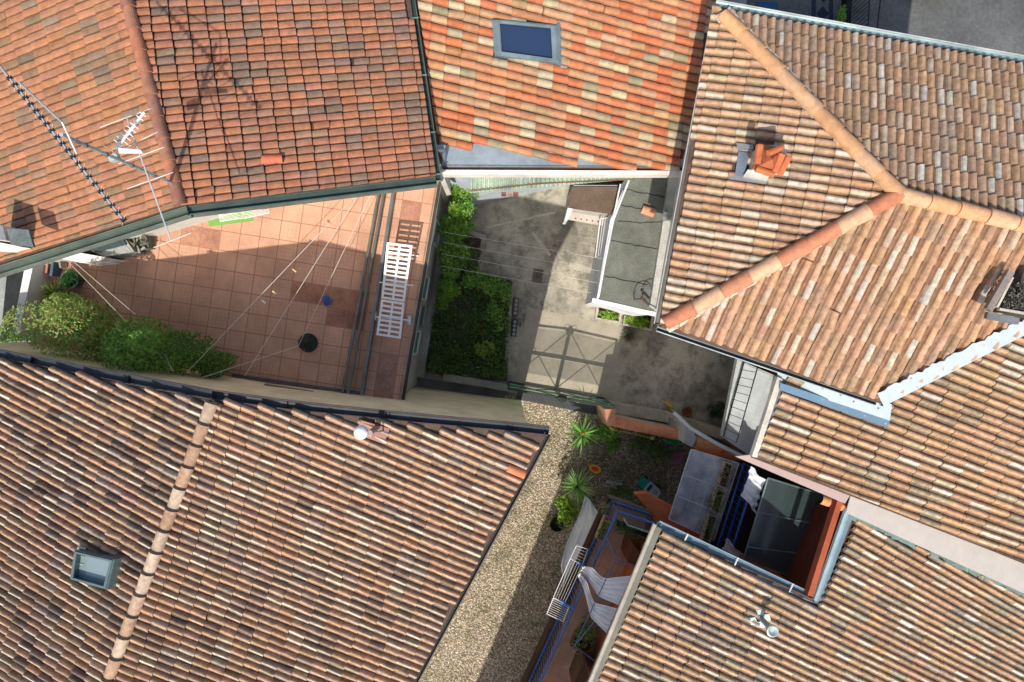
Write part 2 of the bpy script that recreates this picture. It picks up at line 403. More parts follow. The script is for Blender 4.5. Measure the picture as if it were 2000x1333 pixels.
def paver_mat(name, c1, c2, grout, ori, sx, sy, rot, fine=0, gw=.03, stain=(.3, .65)):
    """square pavers in a chosen direction; optional fine scored grid"""
    m, t, b = nodes(name); b.inputs['Roughness'].default_value = .8; b.inputs['Specular IOR Level'].default_value = .2
    g = N(t, 'ShaderNodeNewGeometry'); mp = N(t, 'ShaderNodeMapping', vector_type='TEXTURE')
    mp.inputs['Location'].default_value = (ori.x, ori.y, 0); mp.inputs['Rotation'].default_value = (0, 0, rot); mp.inputs['Scale'].default_value = (sx, sy, 1)
    t.links.new(g.outputs['Position'], mp.inputs[0])
    sp = N(t, 'ShaderNodeSeparateXYZ'); t.links.new(mp.outputs[0], sp.inputs[0])
    def edge(mult, w):
        o = []
        for a in (0, 1):
            q = N(t, 'ShaderNodeMath', operation='MULTIPLY'); q.inputs[1].default_value = mult; t.links.new(sp.outputs[a], q.inputs[0])
            f = N(t, 'ShaderNodeMath', operation='PINGPONG'); f.inputs[1].default_value = .5; t.links.new(q.outputs[0], f.inputs[0])
            l = N(t, 'ShaderNodeMath', operation='LESS_THAN'); l.inputs[1].default_value = w*mult; t.links.new(f.outputs[0], l.inputs[0]); o.append(l.outputs[0])
        mx = N(t, 'ShaderNodeMath', operation='MAXIMUM'); t.links.new(o[0], mx.inputs[0]); t.links.new(o[1], mx.inputs[1]); return mx.outputs[0]
    fl = N(t, 'ShaderNodeVectorMath', operation='FLOOR'); t.links.new(mp.outputs[0], fl.inputs[0])
    wn = N(t, 'ShaderNodeTexWhiteNoise', noise_dimensions='2D'); t.links.new(fl.outputs[0], wn.inputs['Vector'])
    c = mix(t, c1, c2, wn.outputs['Value'])
    c = mix(t, c, ramp(t, noise(t, 1.1, 6, .7), [(stain[0], .72), (stain[1], 1.08)]), 1., 'MULTIPLY')
    c = mix(t, c, ramp(t, noise(t, 40, 3), [(.3, .86), (.7, 1.08)]), 1., 'MULTIPLY')
    if fine:
        ff = N(t, 'ShaderNodeMath', operation='MULTIPLY'); t.links.new(edge(fine, .006), ff.inputs[0])
        t.links.new(ramp(t, noise(t, .8, 4), [(.44, .08), (.6, .75)]), ff.inputs[1])
        c = mix(t, c, grout, ff.outputs[0])
    c = mix(t, c, grout, edge(1, gw/2))
    t.links.new(c, b.inputs['Base Color']); bump(t, b, noise(t, 50, 3), .15, .006); return m
mb = MB(); mb.face([(-60, -60, -.012), (60, -60, -.012), (60, 60, -.012), (-60, 60, -.012)], (0, 0, 0)); struct(mb.build('ground', ground_mat()))
def sheet(name, pxs, z, mat, c=(.3, .3, .3)):
    m = MB(); m.face([P(x, y, z) for x, y in pxs], c)
    o = m.build(name, mat)
    if o.data.polygons[0].normal.z < 0: o.data.flip_normals()
    return struct(o)
sheet('yard_floor', [(860, 330), (1480, 330), (1480, 905), (1340, 850), (1190, 812), (990, 765), (800, 735)], 0, yard_mat())
o0 = P(1010, 700); rotp = math.atan2(-(795-750), 1195-995)
sheet('gateway_paving', [(1002, 757), (1030, 600), (1218, 640), (1196, 795), (1188, 793)], .004, paver_mat('brick_paving', (.38, .345, .275), (.41, .37, .29), (.31, .27, .215), o0, .11, .055, rotp, 0, .012))
sheet('alley', [(985, 772), (1192, 808), (1160, 880), (1120, 990), (1120, 1450), (560, 1450), (760, 1250), (990, 860)], 0, pebble_mat('pebble_paving'))
sheet('courtyard_floor', [(1190, 806), (1500, 905), (1640, 1000), (1700, 1450), (1120, 1450), (1120, 990), (1160, 880)], 0, pebble_mat('dark_pebble', .7))
sheet('street', [(1400, -260), (2500, -260), (2500, 420), (1400, 300)], .0, colmat('asphalt', .95, var=.3, scale=.8, fine=.25, bmp=.4, spec=.2), (.115, .12, .122))

# ================================================================== HOUSE A  (upper left, two slopes + terrace side)
ARA, ARB = (240, -30), (352, 398)               # its ridge
A2 = Plane((ARA[0], ARA[1], 7.6), (ARB[0], ARB[1], 7.6), (850, 345, 6.2))
A1 = Plane((ARA[0], ARA[1], 7.6), (ARB[0], ARB[1], 7.6), (0, 300, 6.45))
hA = thing('brick_house', 'house under weathered red clay tiles with a dark green gutter, beside the tiled terrace', 'house', P(300, 200, 0))
pal = palette([(.40, .17, .095), (.34, .16, .10), (.23, .15, .11), (.29, .165, .11)], [6, 4, 1.8, 2], .08)
mb = MB(); tiles(mb, A2, (520.3, 138.8), (33.5, -1.6), (2.25, 15.4), [(215, -90), (300, 410), (365, 425), (870, 348), (775, -120)], pal, 'flat', .055, .034, butt=.2, grime_shade=.06, gap=.25, dirt_shade=.01, cuts=[((796, -40), (851, 345)), ((365, 402), (850, 345)), (ARA, ARB)], inside=(600, 200), K=6, flipv=True)
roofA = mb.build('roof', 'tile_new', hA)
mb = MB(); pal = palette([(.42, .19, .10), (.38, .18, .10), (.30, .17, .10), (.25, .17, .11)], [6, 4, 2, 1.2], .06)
tiles(mb, A1, (106, 240), (-30.8, 11.9), (4.0, 15.3), [(400, -90), (420, 400), (365, 425), (-160, 600), (-160, -160), (230, -120)], pal, 'flat', .034, .022, butt=.3, grime_shade=.01, gap=.4, dirt_shade=.01, cuts=[(ARA, ARB), ((362, 400), (0, 512))], inside=(150, 200), K=6, flipv=True)
tag(mb.build('roof', 'tile_new', hA), 'long left slope of paler red tiles')
mb = MB(); deck(mb, A2, [ARA, ARB, (365, 402), (850, 345), (796, -40)]); deck(mb, A1, [ARA, ARB, (362, 400), (-160, 565), (-160, -200), (200, -200)])
mb.build('roof_deck', 'wood', hA)
mb = MB(); capline(mb, [A2.at(*ARA, .03), A2.at(*ARB, .03)], .125, [(.42, .17, .10), (.30, .14, .10), (.36, .17, .11)], .40); mb.build('ridge_cap', 'tile_new', roofA)
GR = (.10, .15, .13); GRD = (.05, .08, .075)
mb = MB()
def gline(pl, a, b, w, h, c=GR, inner=GRD, **k): gutter(mb, pl.at(*a, h), pl.at(*b, h), w, c, inner=inner, **k)
gline(A2, (801, -20), (856, 352), .13, -.02)
for t_ in (.15, .45, .75, .97):                  # strap brackets
    p = A2.at(801+55*t_, -20+372*t_, 0); mb.box(p+Vector((0, 0, .0)), (.17, .03, .02), (.16, .22, .19), .1)
g1 = A2.at(852, 353, -.04); g2 = A2.at(366, 412, -.04); g3 = A1.at(366, 412, -.04); g4 = A1.at(-60, 548, -.04)
gutter(mb, g1, g2, .15, GR, inner=GRD); gutter(mb, g3, g4, .17, (.16, .20, .15), inner=(.09, .12, .09))
mb.build('gutter', 'metal', hA)
mb = MB()                                        # boxed fascia below the gutter
for a, b in ((g1, g2), (g3, g4)):
    d = (b-a).normalized(); s_ = Vector((-d.y, d.x, 0));
    if s_.y > 0: s_ = -s_
    mb.slab([a+s_*.02, b+s_*.02, b+s_*.11, a+s_*.11], (0, 0, 1), -.16, -.11, (.20, .22, .19))
mb.build('fascia', 'metal', hA)
fpA = [P(812, -40, 6).xy, P(842, 300, 6).xy, P(400, 346, 6.5).xy, P(340, 368, 6.5).xy, P(-60, 500, 6).xy, P(-60, -60, 6).xy]
mb = MB(); walls_under(mb, fpA, lambda x, y: min(A1.z(x, y), A2.z(x, y))-.16, (.62, .60, .56)); mb.build('wall', 'plaster', hA)
# ================================================================== HOUSE B (orange patchwork roof)
B = Plane((830, 150, 5.85), (860, 290, 5.75), (1390, 150, 4.95))
hB = thing('brick_house', 'house with a bright orange and cream patchwork tile roof around one large roof window', 'house', P(1080, 150, 0))
pal = palette([(.50, .16, .075), (.46, .21, .11), (.45, .27, .15), (.48, .39, .25), (.31, .26, .16), (.49, .22, .11)], [5, 4, 3, 2.2, 1.3, 4], .08)
mb = MB(); BO = [(780, -120), (846, 276), (878, 284), (990, 296), (1120, 318), (1330, 336), (1420, -100), (1480, -140)]
tiles(mb, B, (1105.4, 184), (28.8, 7.3), (-1.2, 17.2), BO, pal, 'soft', .065, .018, grime_shade=.0, butt=.55, dirt_shade=.5, holes=[[(962, 44), (1084, 56), (1088, 124), (966, 108)]], cuts=[((1500, -30), (1330, 400)), ((800, -100), (857, 290))], inside=(1000, 150), K=8, flipv=True)
roofB = mb.build('roof', 'tile_new', hB)
mb = MB(); deck(mb, B, [(790, -60), (850, 285), (865, 330), (1330, 330), (1420, -60)], (.16, .09, .06)); mb.build('roof_deck', 'wood', hB)
mb = MB()                                        # zinc valley and edge
mb.slab(B.poly([(852, 284), (872, 326), (1334, 328), (1334, 312), (1100, 300), (900, 278)]), B.n, -.004, .006, (.34, .40, .43)); 
gutter(mb, B.at(868, 328, .02), B.at(1336, 331, .02), .1, (.2, .26, .3), inner=(.08, .12, .16))
mb.build('flashing', 'metal', hB)
mb = MB(); mb.slab([B.at(864, 332, .06), B.at(1340, 334, .06), B.at(1340, 342, .06), B.at(864, 341, .06)], (0, 0, 1), -.3, 0, (.74, .68, .62)); mb.build('parapet', 'plaster', hB)
fpB = [P(885, 425, 0).xy, P(1112, 362, 0).xy, P(1235, 352, 0).xy, P(1345, 352, 0).xy, P(1345, -40, 0).xy, P(885, -40, 0).xy]
fpB = [P(880, 372, 1).xy]+[P(925, 401, 0).xy]+fpB[1:]
mb = MB(); walls_under(mb, fpB, lambda x, y: 4.75, (.50, .56, .60)); mb.build('wall', 'plaster', hB)
def skylight(parent, pl, q, frame_c, glassm, h=.09, fw=.11, label=None):
    """q: four picture corners on plane pl"""
    c3 = [pl.at(*p) for p in q]; ce = sum(c3, Vector())/4
    def ins(k): return [ce+(p-ce)*k for p in c3]
    w = (c3[0]-ce).length; inn = ins(1-fw/w*1.15)
    m = MB(); n = pl.n
    for i in range(4):
        j = (i+1) % 4; m.slab([c3[i], c3[j], inn[j], inn[i]], n, -.02, h, frame_c)
        i2 = ins(1-fw/w*1.6); mid = ins(1-fw/w*.55)
        m.slab([mid[i], mid[j], i2[j], i2[i]], n, h, h+.022, tuple(x*1.15 for x in frame_c))
    o = m.build('roof_window', 'metal', parent)
    if label: o['label'] = label
    g = MB(); i2 = ins(1-fw/w*1.1); g.slab(i2, n, h*.45, h*.55, (.1, .1, .1)); g.build('pane', glassm, o)
    return o
sk = skylight(hB, B, [(960, 42), (1086, 54), (1090, 129), (965, 112)], (.21, .27, .29), 'glass', .12, .11)
mb = MB(); mb.slab(B.poly([(959, 46), (972, 46), (977, 112), (963, 109)]), B.n, .14, .165, (.22, .28, .30)); mb.build('window_frame', 'metal', sk); mb = MB(); mb.slab(B.poly([(1085, 50), (1092, 50), (1094, 130), (1087, 130)]), B.n, .02, .1, (.2, .25, .26)); mb.build('window_frame', 'metal', sk)
mb = MB()                                        # wavy lead apron on the down-slope side
for i in range(48):
    t0, t1 = i/48, (i+1)/48
    def pt(t, s): x = 1087+9*t+s*13; y = 40+105*t+s*2; return B.at(x, y, .03+.035*math.sin(t*105/17.2*2*math.pi))
    mb.face([pt(t0, 0), pt(t0, 1), pt(t1, 1), pt(t1, 0)], (.30, .38, .41))
mb.build('flashing', 'metal', sk)
# ================================================================== HOUSE R (hipped roof, upper right)
E = Plane((1530, 745, 6.45), (1477, 890, 6.45), (1600, 915, 6.22))
ZE, ZA = 6.6, 7.8
AP = (1755, 380)
R1 = Plane((1400, 15, ZE), (1287, 636, ZE), AP+(ZA,))
R3 = Plane((1290, 640, ZE), (1722, 788, ZE), AP+(ZA,))
R2 = Plane((1408, 14, ZE), (2000, 121, ZE), AP+(ZA,))
hR = thing('brick_house', 'house under a hipped roof of pale brown barrel tiles with three sloping planes', 'house', P(1650, 330, 0))
# lines where neighbouring planes meet, in the picture
palR = palette([(.54, .33, .20), (.49, .29, .175), (.57, .43, .30), (.55, .49, .40), (.47, .32, .21)], [6, 4, 3, 1.6, 2], .08)
mb = MB(); tiles(mb, R1, (1411.5, 402), (-36.8, -5.6), (-3.38, 16.6), [(1378, -10), (1860, 400), (1240, 680), (1300, 630)], palR, 'barrel', .055, .026, grime_shade=.02, dirt_shade=.6, body=[(.47,.3,.18)], cuts=[((1409, 20), AP), (AP, (1293, 636)), ((1392, 10), (1287, 632))], inside=(1500, 350), holes=[[(1458, 282), (1512, 272), (1505, 352), (1440, 346)]], K=8, flipv=True)
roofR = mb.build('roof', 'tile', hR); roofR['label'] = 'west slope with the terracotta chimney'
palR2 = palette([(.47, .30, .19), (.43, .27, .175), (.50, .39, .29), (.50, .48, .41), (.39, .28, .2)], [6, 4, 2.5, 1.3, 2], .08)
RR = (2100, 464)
mb = MB(); tiles(mb, R2, (1711.2, 160.7), (-1.27, -29.3), (16.4, 2.94), [(1390, 0), (2060, 118), (2100, 480), (1780, 420)], palR2, 'barrel', .06, .034, dirt_shade=.55, body=[(.42,.25,.16)], cuts=[((1413, 20), AP), (AP, RR), ((1408, 22), (2000, 130))], inside=(1800, 200), K=8)
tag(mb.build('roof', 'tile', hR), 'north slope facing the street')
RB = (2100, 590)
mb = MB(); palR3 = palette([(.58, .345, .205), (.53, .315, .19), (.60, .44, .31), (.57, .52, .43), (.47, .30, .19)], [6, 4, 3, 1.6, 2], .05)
tiles(mb, R3, (1650, 649), (-16.5, 31.5), (21.5, 8.0), [(1230, 600), (1760, 330), (2100, 400), (2100, 640), (1740, 810), (1700, 800)], palR3, 'barrel', .09, .022, grime_shade=-.02, butt=.6, dirt_shade=.45, body=[(.48,.26,.15)], cuts=[(AP, (1295, 634)), (AP, RR), ((1292, 646), (1722, 782)), ((1722, 786), (2000, 650))], inside=(1720, 600), K=9, flipv=False, holes=[[(1930, 610), (1975, 520), (2100, 520), (2100, 640), (1975, 632)]])
tag(mb.build('roof', 'tile', hR), 'south slope with the smoke-blackened chimney')
mb = MB(); deck(mb, R1, [(1397, 12), AP, (1287, 637)]); deck(mb, R2, [(1400, 12), (2060, 132), RR, AP]); deck(mb, R3, [(1288, 640), AP, RR, (2100, 604), (1722, 790)])
mb.build('roof_deck', 'wood', hR)
cols = [(.60, .33, .17), (.62, .34, .17), (.56, .34, .20)]
mb = MB(); capline(mb, [R1.at(1412, 30, .04), R1.at(*AP, .05)], .15, cols, .52, .86, n=12); capline(mb, [R3.at(1300, 632, .04), R3.at(*AP, .05)], .15, [(.56, .25, .14), (.60, .33, .19), (.52, .20, .11), (.60, .36, .22)], .62, .88, n=12)
capline(mb, [R3.at(*RR, .04), R3.at(1758, 381, .04)], .15, cols, .52, .88, n=12); mb.build('ridge_cap', 'tile_new', roofR)
mb = MB()                                        # mortar bed along the hip
for a, b, pl, s_ in (((1408, 26), AP, R1, (-8, 8)), ((1416, 24), AP, R2, (5, -5)), (AP, (1300, 640), R3, (5, 6))):
    n_ = 60
    for i in range(n_):
        t0, t1 = i/n_, (i+1)/n_; k0 = 1+rng.uniform(0, .35)
        q = [(a[0]+(b[0]-a[0])*t, a[1]+(b[1]-a[1])*t) for t in (t0, t1)]
        mb.slab([pl.at(*q[0]), pl.at(*q[1]), pl.at(q[1][0]+s_[0]*k0*1.2, q[1][1]+s_[1]*k0*1.2), pl.at(q[0][0]+s_[0]*k0*1.2, q[0][1]+s_[1]*k0*1.2)], pl.n, -.01, rng.uniform(.045, .065), (.50, .46, .38))
mb.build('mortar', 'concrete', hR)
mb = MB(); ZN = (.5, .6, .6)
gutter(mb, R1.at(1400, 12, -.02), R1.at(1284, 634, -.02), .14, (.55, .57, .54), inner=(.22, .20, .17), depth=.05)
gutter(mb, R2.at(1398, 8, -.02), R2.at(2060, 128, -.02), .16, (.60, .64, .63), inner=(.26, .36, .36), depth=.05)
gutter(mb, R3.at(1284, 640, -.03), R3.at(1712, 786, -.03), .15, (.50, .60, .60), inner=(.09, .11, .11), depth=.09)
mb.build('gutter', 'metal', hR)
mb = MB()                                        # zinc skirt over the roof below
n_ = 40
for i in range(n_):
    t0, t1 = i/n_, (i+1)/n_
    def q(t, o): return (1722+(2010-1722)*t+o*.5, 786+(641-786)*t+o)
    w0 = -18+2*math.sin(t0*46)+1.5*math.sin(t0*131); w1 = -18+2*math.sin(t1*46)+1.5*math.sin(t1*131)
    mb.slab([R3.at(*q(t0, w0), .12), R3.at(*q(t1, w1), .12), R3.at(*q(t1, 8), .08), R3.at(*q(t0, 8), .08)], R3.n, -.01, 0, (.37, .43, .45))
    for k in (0,):
        a = R3.at(*q(t0, 8), .08); b = R3.at(*q(t1, 8), .08); dz = Vector((0, 0, -.16-.04*math.sin(t0*60))); dz2 = Vector((0, 0, -.16-.04*math.sin(t1*60)))
        mb.face([a, b, b+dz2, a+dz], (.16, .24, .32))
mb.slab([R3.at(1518, 722, -.1), R3.at(1722, 786, -.1), R3.at(1742, 790, -.1), R3.at(1738, 822, -.1), R3.at(1520, 750, -.1)], R3.n, -.01, 0, (.35, .42, .45)); mb.slab([E.at(1524, 748, .12), E.at(1738, 820, .12), E.at(1734, 836, .1), E.at(1522, 762, .1)], E.n, -.01, 0, (.12, .20, .28))
for i in range(5): mb.lathe(R3.at(1560+i*38+rng.uniform(-9, 9), 746+i*13, -.09), [(.02, 0), (.012, .004)], (.25, .14, .08), 8)
mb.build('flashing', 'paint', hR)
k_ = [R1.at(1400, 15), R3.at(1290, 640), R3.at(1722, 788), P(2080, 620, 6.6), P(2080, 130, 6.6)]
fpR = shrink(k_, .68)
mb = MB(); walls_under(mb, fpR, lambda x, y: min(R1.z(x, y), R2.z(x, y), R3.z(x, y))-.14, (.60, .58, .52)); mb.build('wall', 'plaster', hR)
# ================================================================== HOUSE E (right middle, low pitched)
hE = thing('brick_house', 'low house under tan barrel tiles tucked below the hipped roof and above the sunken balcony', 'house', P(1750, 880, 0))
palE = palette([(.51, .315, .185), (.47, .285, .17), (.50, .40, .27), (.57, .52, .42), (.37, .27, .17)], [6, 4, 2.5, 1.6, 2], .08)
EO = [(1530, 752), (1470, 895), (1650, 988), (2100, 1180), (2100, 640), (1740, 800), (1722, 832)]
mb = MB(); tiles(mb, E, (1817.5, 819), (39.1, 14.9), (-6.05, 15.5), [(1520, 735), (1455, 900), (1650, 1000), (2100, 1190), (2100, 560), (1690, 740)], palE, 'barrel', .07, .042, grime_shade=.10, dirt_shade=.5, body=[(.42,.25,.15)], cuts=[((1477, 893), (2000, 1098)), ((1530, 752), (1474, 894))], inside=(1800, 950), K=9, flipv=True, over=1.04)
roofE = mb.build('roof', 'tile', hE)
mb = MB(); deck(mb, E, [(1524, 748), (1470, 895), (2100, 1140), (2100, 600), (1690, 740)]); mb.build('roof_deck', 'wood', hE)
mb = MB(); mb.slab([E.at(1436, 892, -.08), E.at(1474, 888, -.08), E.at(1662, 965, -.08), E.at(1650, 984, -.08)], E.n, -.05, 0, (.42, .31, .28)); mb.slab(E.poly([(1662, 966), (2100, 1142), (2100, 1205), (1652, 1002)], -.15), E.n, -.02, 0, (.44, .40, .36)); 
mb.build('flashing', 'paint', hE)
mb = MB(); a = [(1516, 736), (1526, 741), (1476, 893), (1466, 891)]
mb.slab(E.poly(a, .0), E.n, -.06, .05, (.60, .55, .46)); mb.slab(E.poly([(1526, 741), (1533, 744), (1482, 895), (1476, 893)]), E.n, -.06, .02, (.16, .19, .2)); mb.build('parapet', 'concrete', hE)
fpE = [P(1520, 738, 3).xy, P(1472, 893, 3).xy, P(2050, 1060, 4).xy, P(2050, 700, 4).xy]
mb = MB(); walls_under(mb, fpE, lambda x, y: E.z(x, y)-.2, (.22, .12, .09)); mb.build('wall', 'plaster', hE)
# ================================================================== HOUSE D (bottom right, around the balcony well)
D = Plane((1280, 1030, 6.9), (1150, 1333, 6.9), (1480, 1120, 6.12))
hD = thing('brick_house', 'orange walled house under yellowish barrel tiles, its roof cut out around a deep balcony well', 'house', P(1500, 1200, 0))
palD = palette([(.49, .315, .195), (.43, .28, .175), (.54, .44, .31), (.58, .54, .45), (.32, .25, .18), (.42, .35, .25)], [6, 4, 2.4, 1.6, 2, 1.5], .09)
DO = [(1283, 1034), (1030, 1620), (2200, 1620), (2200, 1255), (1662, 1008), (1640, 1050), (1588, 1176)]
mb = MB(); tiles(mb, D, (1371.9, 1194.9), (32, 14.6), (-6.1, 14.2), DO, palD, 'barrel', .07, .042, grime_shade=.10, dirt_shade=.5, body=[(.4,.25,.16)], cuts=[((1290, 1040), (1164, 1333)), ((1290, 1036), (1588, 1176))][:1], inside=(1500, 1300), K=9, flipv=True, over=1.04)
roofD = mb.build('roof', 'tile', hD)
mb = MB(); deck(mb, D, [(1281, 1030), (400, 3100), (2100, 3100), (2100, 1212), (1658, 1004), (1592, 1172)]); mb.build('roof_deck', 'wood', hD)
mb = MB()
mb.tube([D.at(1279, 1024, .02), D.at(1147, 1345, .02)], .045, (.48, .42, .34), 8); mb.slab(D.poly([(1281, 1028), (1291, 1032), (1163, 1340), (1151, 1340)]), D.n, -.01, .03, (.22, .21, .16))
gutter(mb, D.at(1284, 1026, -.02), D.at(1591, 1170, -.02), .19, (.30, .38, .42), inner=(.13, .21, .27), depth=.08)
mb.tube([D.at(1592, 1172, .02), D.at(1656, 990, .02)], .07, (.30, .40, .44), 8); mb.slab(D.poly([(1588, 1176), (1600, 1180), (1664, 1010), (1652, 990)]), D.n, 0, .02, (.20, .28, .32))
for t_ in (.18, .5, .85): p = D.at(1284+307*t_, 1026+144*t_, .01); mb.box(p, (.03, .2, .02), (.5, .52, .5), R(-25))
mb.build('gutter', 'metal', hD)
mb = MB()                                        # torn felt / greenish flashing along the top edge
for i in range(26):
    t0, t1 = i/26, (i+1)/26
    def q(t, o): return (1662+(2050-1662)*t, 1004+(1180-1004)*t+o)
    mb.slab([D.at(*q(t0, -2)), D.at(*q(t1, -2)), D.at(*q(t1, 10+rng.uniform(-4, 3))), D.at(*q(t0, 10+rng.uniform(-4, 3)))], D.n, .0, rng.uniform(.05, .1), (.24, .34, .30))
mb.build('flashing', 'metal', hD)
OR = (.56, .17, .07)
def gp(x, y, z): return P(x, y, z).xy
fpD = [P(1243, 1040, 3).xy, P(1141, 1330, 3).xy, P(733, 2490, 3).xy, P(2100, 2490, 3).xy, gp(2100, 1260, 6.0), gp(1668, 1022, 6.), gp(1606, 1196, 6.2)]
mb = MB(); walls_under(mb, fpD, lambda x, y: D.z(x, y)-.16, [OR, OR, OR, OR, OR, (.10, .03, .02), OR], 3.0); mb.build('wall', 'plaster', hD)  # right wall of the well darkened: the well's shade painted into its colour
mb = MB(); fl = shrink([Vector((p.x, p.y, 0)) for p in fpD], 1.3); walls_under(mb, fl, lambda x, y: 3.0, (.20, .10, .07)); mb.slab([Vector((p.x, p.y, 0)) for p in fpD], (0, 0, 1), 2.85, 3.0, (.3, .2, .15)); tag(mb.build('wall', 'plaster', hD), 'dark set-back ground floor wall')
# ================================================================== HOUSE C (bottom left, big gable)
ZR = 7.75
C2 = Plane((413, 790, ZR), (205, 1345, ZR), (1066, 848, 7.05))
C1 = Plane((413, 790, ZR), (205, 1345, ZR), (0, 700, 6.05))
hC = thing('brick_house', 'large gabled house under streaked brown barrel tiles with a black verge gutter and cream wall', 'house', P(500, 1000, 0))
palC = palette([(.56, .355, .23), (.51, .315, .20), (.30, .20, .145), (.60, .52, .41), (.50, .38, .29), (.40, .28, .20)], [7, 5, 1.2, 3, 2.6, 2], .08)
mb = MB(); tiles(mb, C2, (590, 1052), (29.7, 11.5), (-4.8, 14.5), [(395, 785), (435, 783), (560, 806), (700, 822), (860, 838), (1050, 856), (1062, 866), (660, 1600), (110, 1600)], palC, 'barrel', .08, .024, grime_shade=.0, butt=.55,  dirt_shade=.42, body=[(.50,.325,.21),(.34,.24,.16)], cuts=[((413, 790), (205, 1345)), ((1056, 866), (800, 1345))], inside=(600, 1050), K=9, flipv=True, jit=.006)
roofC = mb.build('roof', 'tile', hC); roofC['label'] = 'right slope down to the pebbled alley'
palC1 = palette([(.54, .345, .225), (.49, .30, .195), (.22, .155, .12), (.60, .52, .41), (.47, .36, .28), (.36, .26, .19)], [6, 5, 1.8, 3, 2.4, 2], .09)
mb = MB(); tiles(mb, C1, (125, 893), (-23.6, -13), (-5.3, 14.2), [(432, 786), (410, 782), (300, 762), (120, 728), (0, 706), (-200, 676), (-200, 1600), (160, 1600)], palC1, 'barrel', .08, .024, grime_shade=.0, butt=.55,  dirt_shade=.48, body=[(.46,.30,.195),(.28,.2,.14)], cuts=[((413, 790), (205, 1345))], inside=(100, 1000), K=9, flipv=True, jit=.006)
tag(mb.build('roof', 'tile', hC), 'darker left slope with the small roof window')
mb = MB(); deck(mb, C2, [(415, 784), (1066, 850), (656, 1615), (105, 1615)]); deck(mb, C1, [(415, 784), (-200, 666), (-200, 1615), (105, 1615)]); mb.build('roof_deck', 'wood', hC)
mb = MB(); capline(mb, [C2.at(105, 1612, .05), C2.at(415, 786, .05)], .115, [(.47, .30, .19), (.51, .35, .24), (.44, .28, .18), (.54, .41, .30)], .40, .92, n=12, lipw=1); mb.build('ridge_cap', 'tile', roofC)
mb = MB(); BK = (.055, .045, .055)
def seg(pl, pts, w, h, c, inner):
    for a, b in zip(pts, pts[1:]): gutter(mb, pl.at(*a, h), pl.at(*b, h), w, c, inner=inner, depth=.1)
seg(C1, [(-100, 672), (60, 703), (250, 740), (414, 771)], .17, -.02, BK, (.035, .045, .06)); seg(C2, [(414, 771), (560, 791), (760, 812), (1000, 834), (1072, 842)], .17, -.02, (.07, .045, .05), (.03, .04, .05))
seg(C2, [(1070, 848), (660, 1612)], .13, -.03, (.12, .11, .095), (.05, .045, .04))
mb.build('gutter', 'gutter', hC)
fpC = [P(-200, 676, 6.9).xy, P(395, 784, 7.4).xy, P(1034, 852, 6.6).xy, P(640, 1600, 6.6).xy, P(-200, 1600, 6.6).xy]
mb = MB(); walls_under(mb, fpC, lambda x, y: min(C1.z(x, y), C2.z(x, y))-.16, (.86, .74, .50)); mb.build('wall', 'plaster', hC)
skylight(hC, C1, [(168, 1070), (246, 1088), (232, 1146), (160, 1126)], (.13, .18, .18), 'glass_pale', .24, .06, 'small square roof window with a pale pane')
mb = MB()
for i in range(36):
    t0, t1 = i/36, (i+1)/36
    def pt(t, s): x = 168-8*t-s*16; y = 1070+56*t-s*4; return C1.at(x, y, .10+.045*math.sin(t*56/14.5*2*math.pi))
    mb.face([pt(t0, 0), pt(t0, 1), pt(t1, 1), pt(t1, 0)], (.42, .46, .46))
mb.build('flashing', 'metal', bpy.data.objects['roof_window.001'])
mb = MB(); mb.prism([(1240, 966), (1264, 964), (1330, 1000), (1400, 1080), (1400, 1110), (1300, 1060), (1276, 1006)], 2.6, 2.9, OR); mb.build('ledge', 'plaster', hD)
mb = MB(); mb.box(P(565, 760, 4.0)+Vector((0, .02, 0)), (1.15, .03, .12), (.22, .20, .15), R(-9)); mb.build('vent_slot', 'paint', hC)
mb = MB(); capline(mb, [A2.at(512, 312, .05), A2.at(548, 311, .06)], .09, [(.50, .14, .08)], .45, .95); mb.build('spare_tile', 'tile_new', hA)
mb = MB(); mb.tube([A2.at(868, 296, -.1), A2.at(866, 330, -.5), A2.at(862, 352, -1.2)], .04, (.20, .24, .26), 8); mb.tube([A2.at(852, 294, -.05), A2.at(868, 294, -.1)], .035, (.20, .24, .26), 8); mb.build('downpipe', 'metal', hA)
mb = MB(); mb.prism([(850, 304), (862, 302), (864, 338), (854, 340)], 3.0, 5.4, (.66, .63, .55)); mb.build('pier', 'plaster', hB)
mb = MB(); pts_ = [P(950+(1085-950)*k/14, 445+(415-445)*k/14+rng.gauss(0, .7), 0) for k in range(15)]; dd_ = (pts_[-1]-pts_[0]).normalized(); ss_ = Vector((-dd_.y, dd_.x, 0))*0.035
for k in range(14): mb.face([pts_[k]-ss_*rng.uniform(.6, 1)+Vector((0, 0, .004)), pts_[k+1]-ss_+Vector((0, 0, .004)), pts_[k+1]+ss_+Vector((0, 0, .004)), pts_[k]+ss_*rng.uniform(.6, 1)+Vector((0, 0, .004))], (.50, .46, .38))
struct(mb.build('yard_repair', 'concrete'))
mb = MB(); pts_ = [P(1112+(1166-1112)*k/14, 519+(531-519)*k/14+rng.gauss(0, .7), 0) for k in range(15)]; dd_ = (pts_[-1]-pts_[0]).normalized(); ss_ = Vector((-dd_.y, dd_.x, 0))*0.1
for k in range(14): mb.face([pts_[k]-ss_*rng.uniform(.6, 1)+Vector((0, 0, .004)), pts_[k+1]-ss_+Vector((0, 0, .004)), pts_[k+1]+ss_+Vector((0, 0, .004)), pts_[k]+ss_*rng.uniform(.6, 1)+Vector((0, 0, .004))], (.50, .46, .38))
struct(mb.build('yard_repair', 'concrete'))
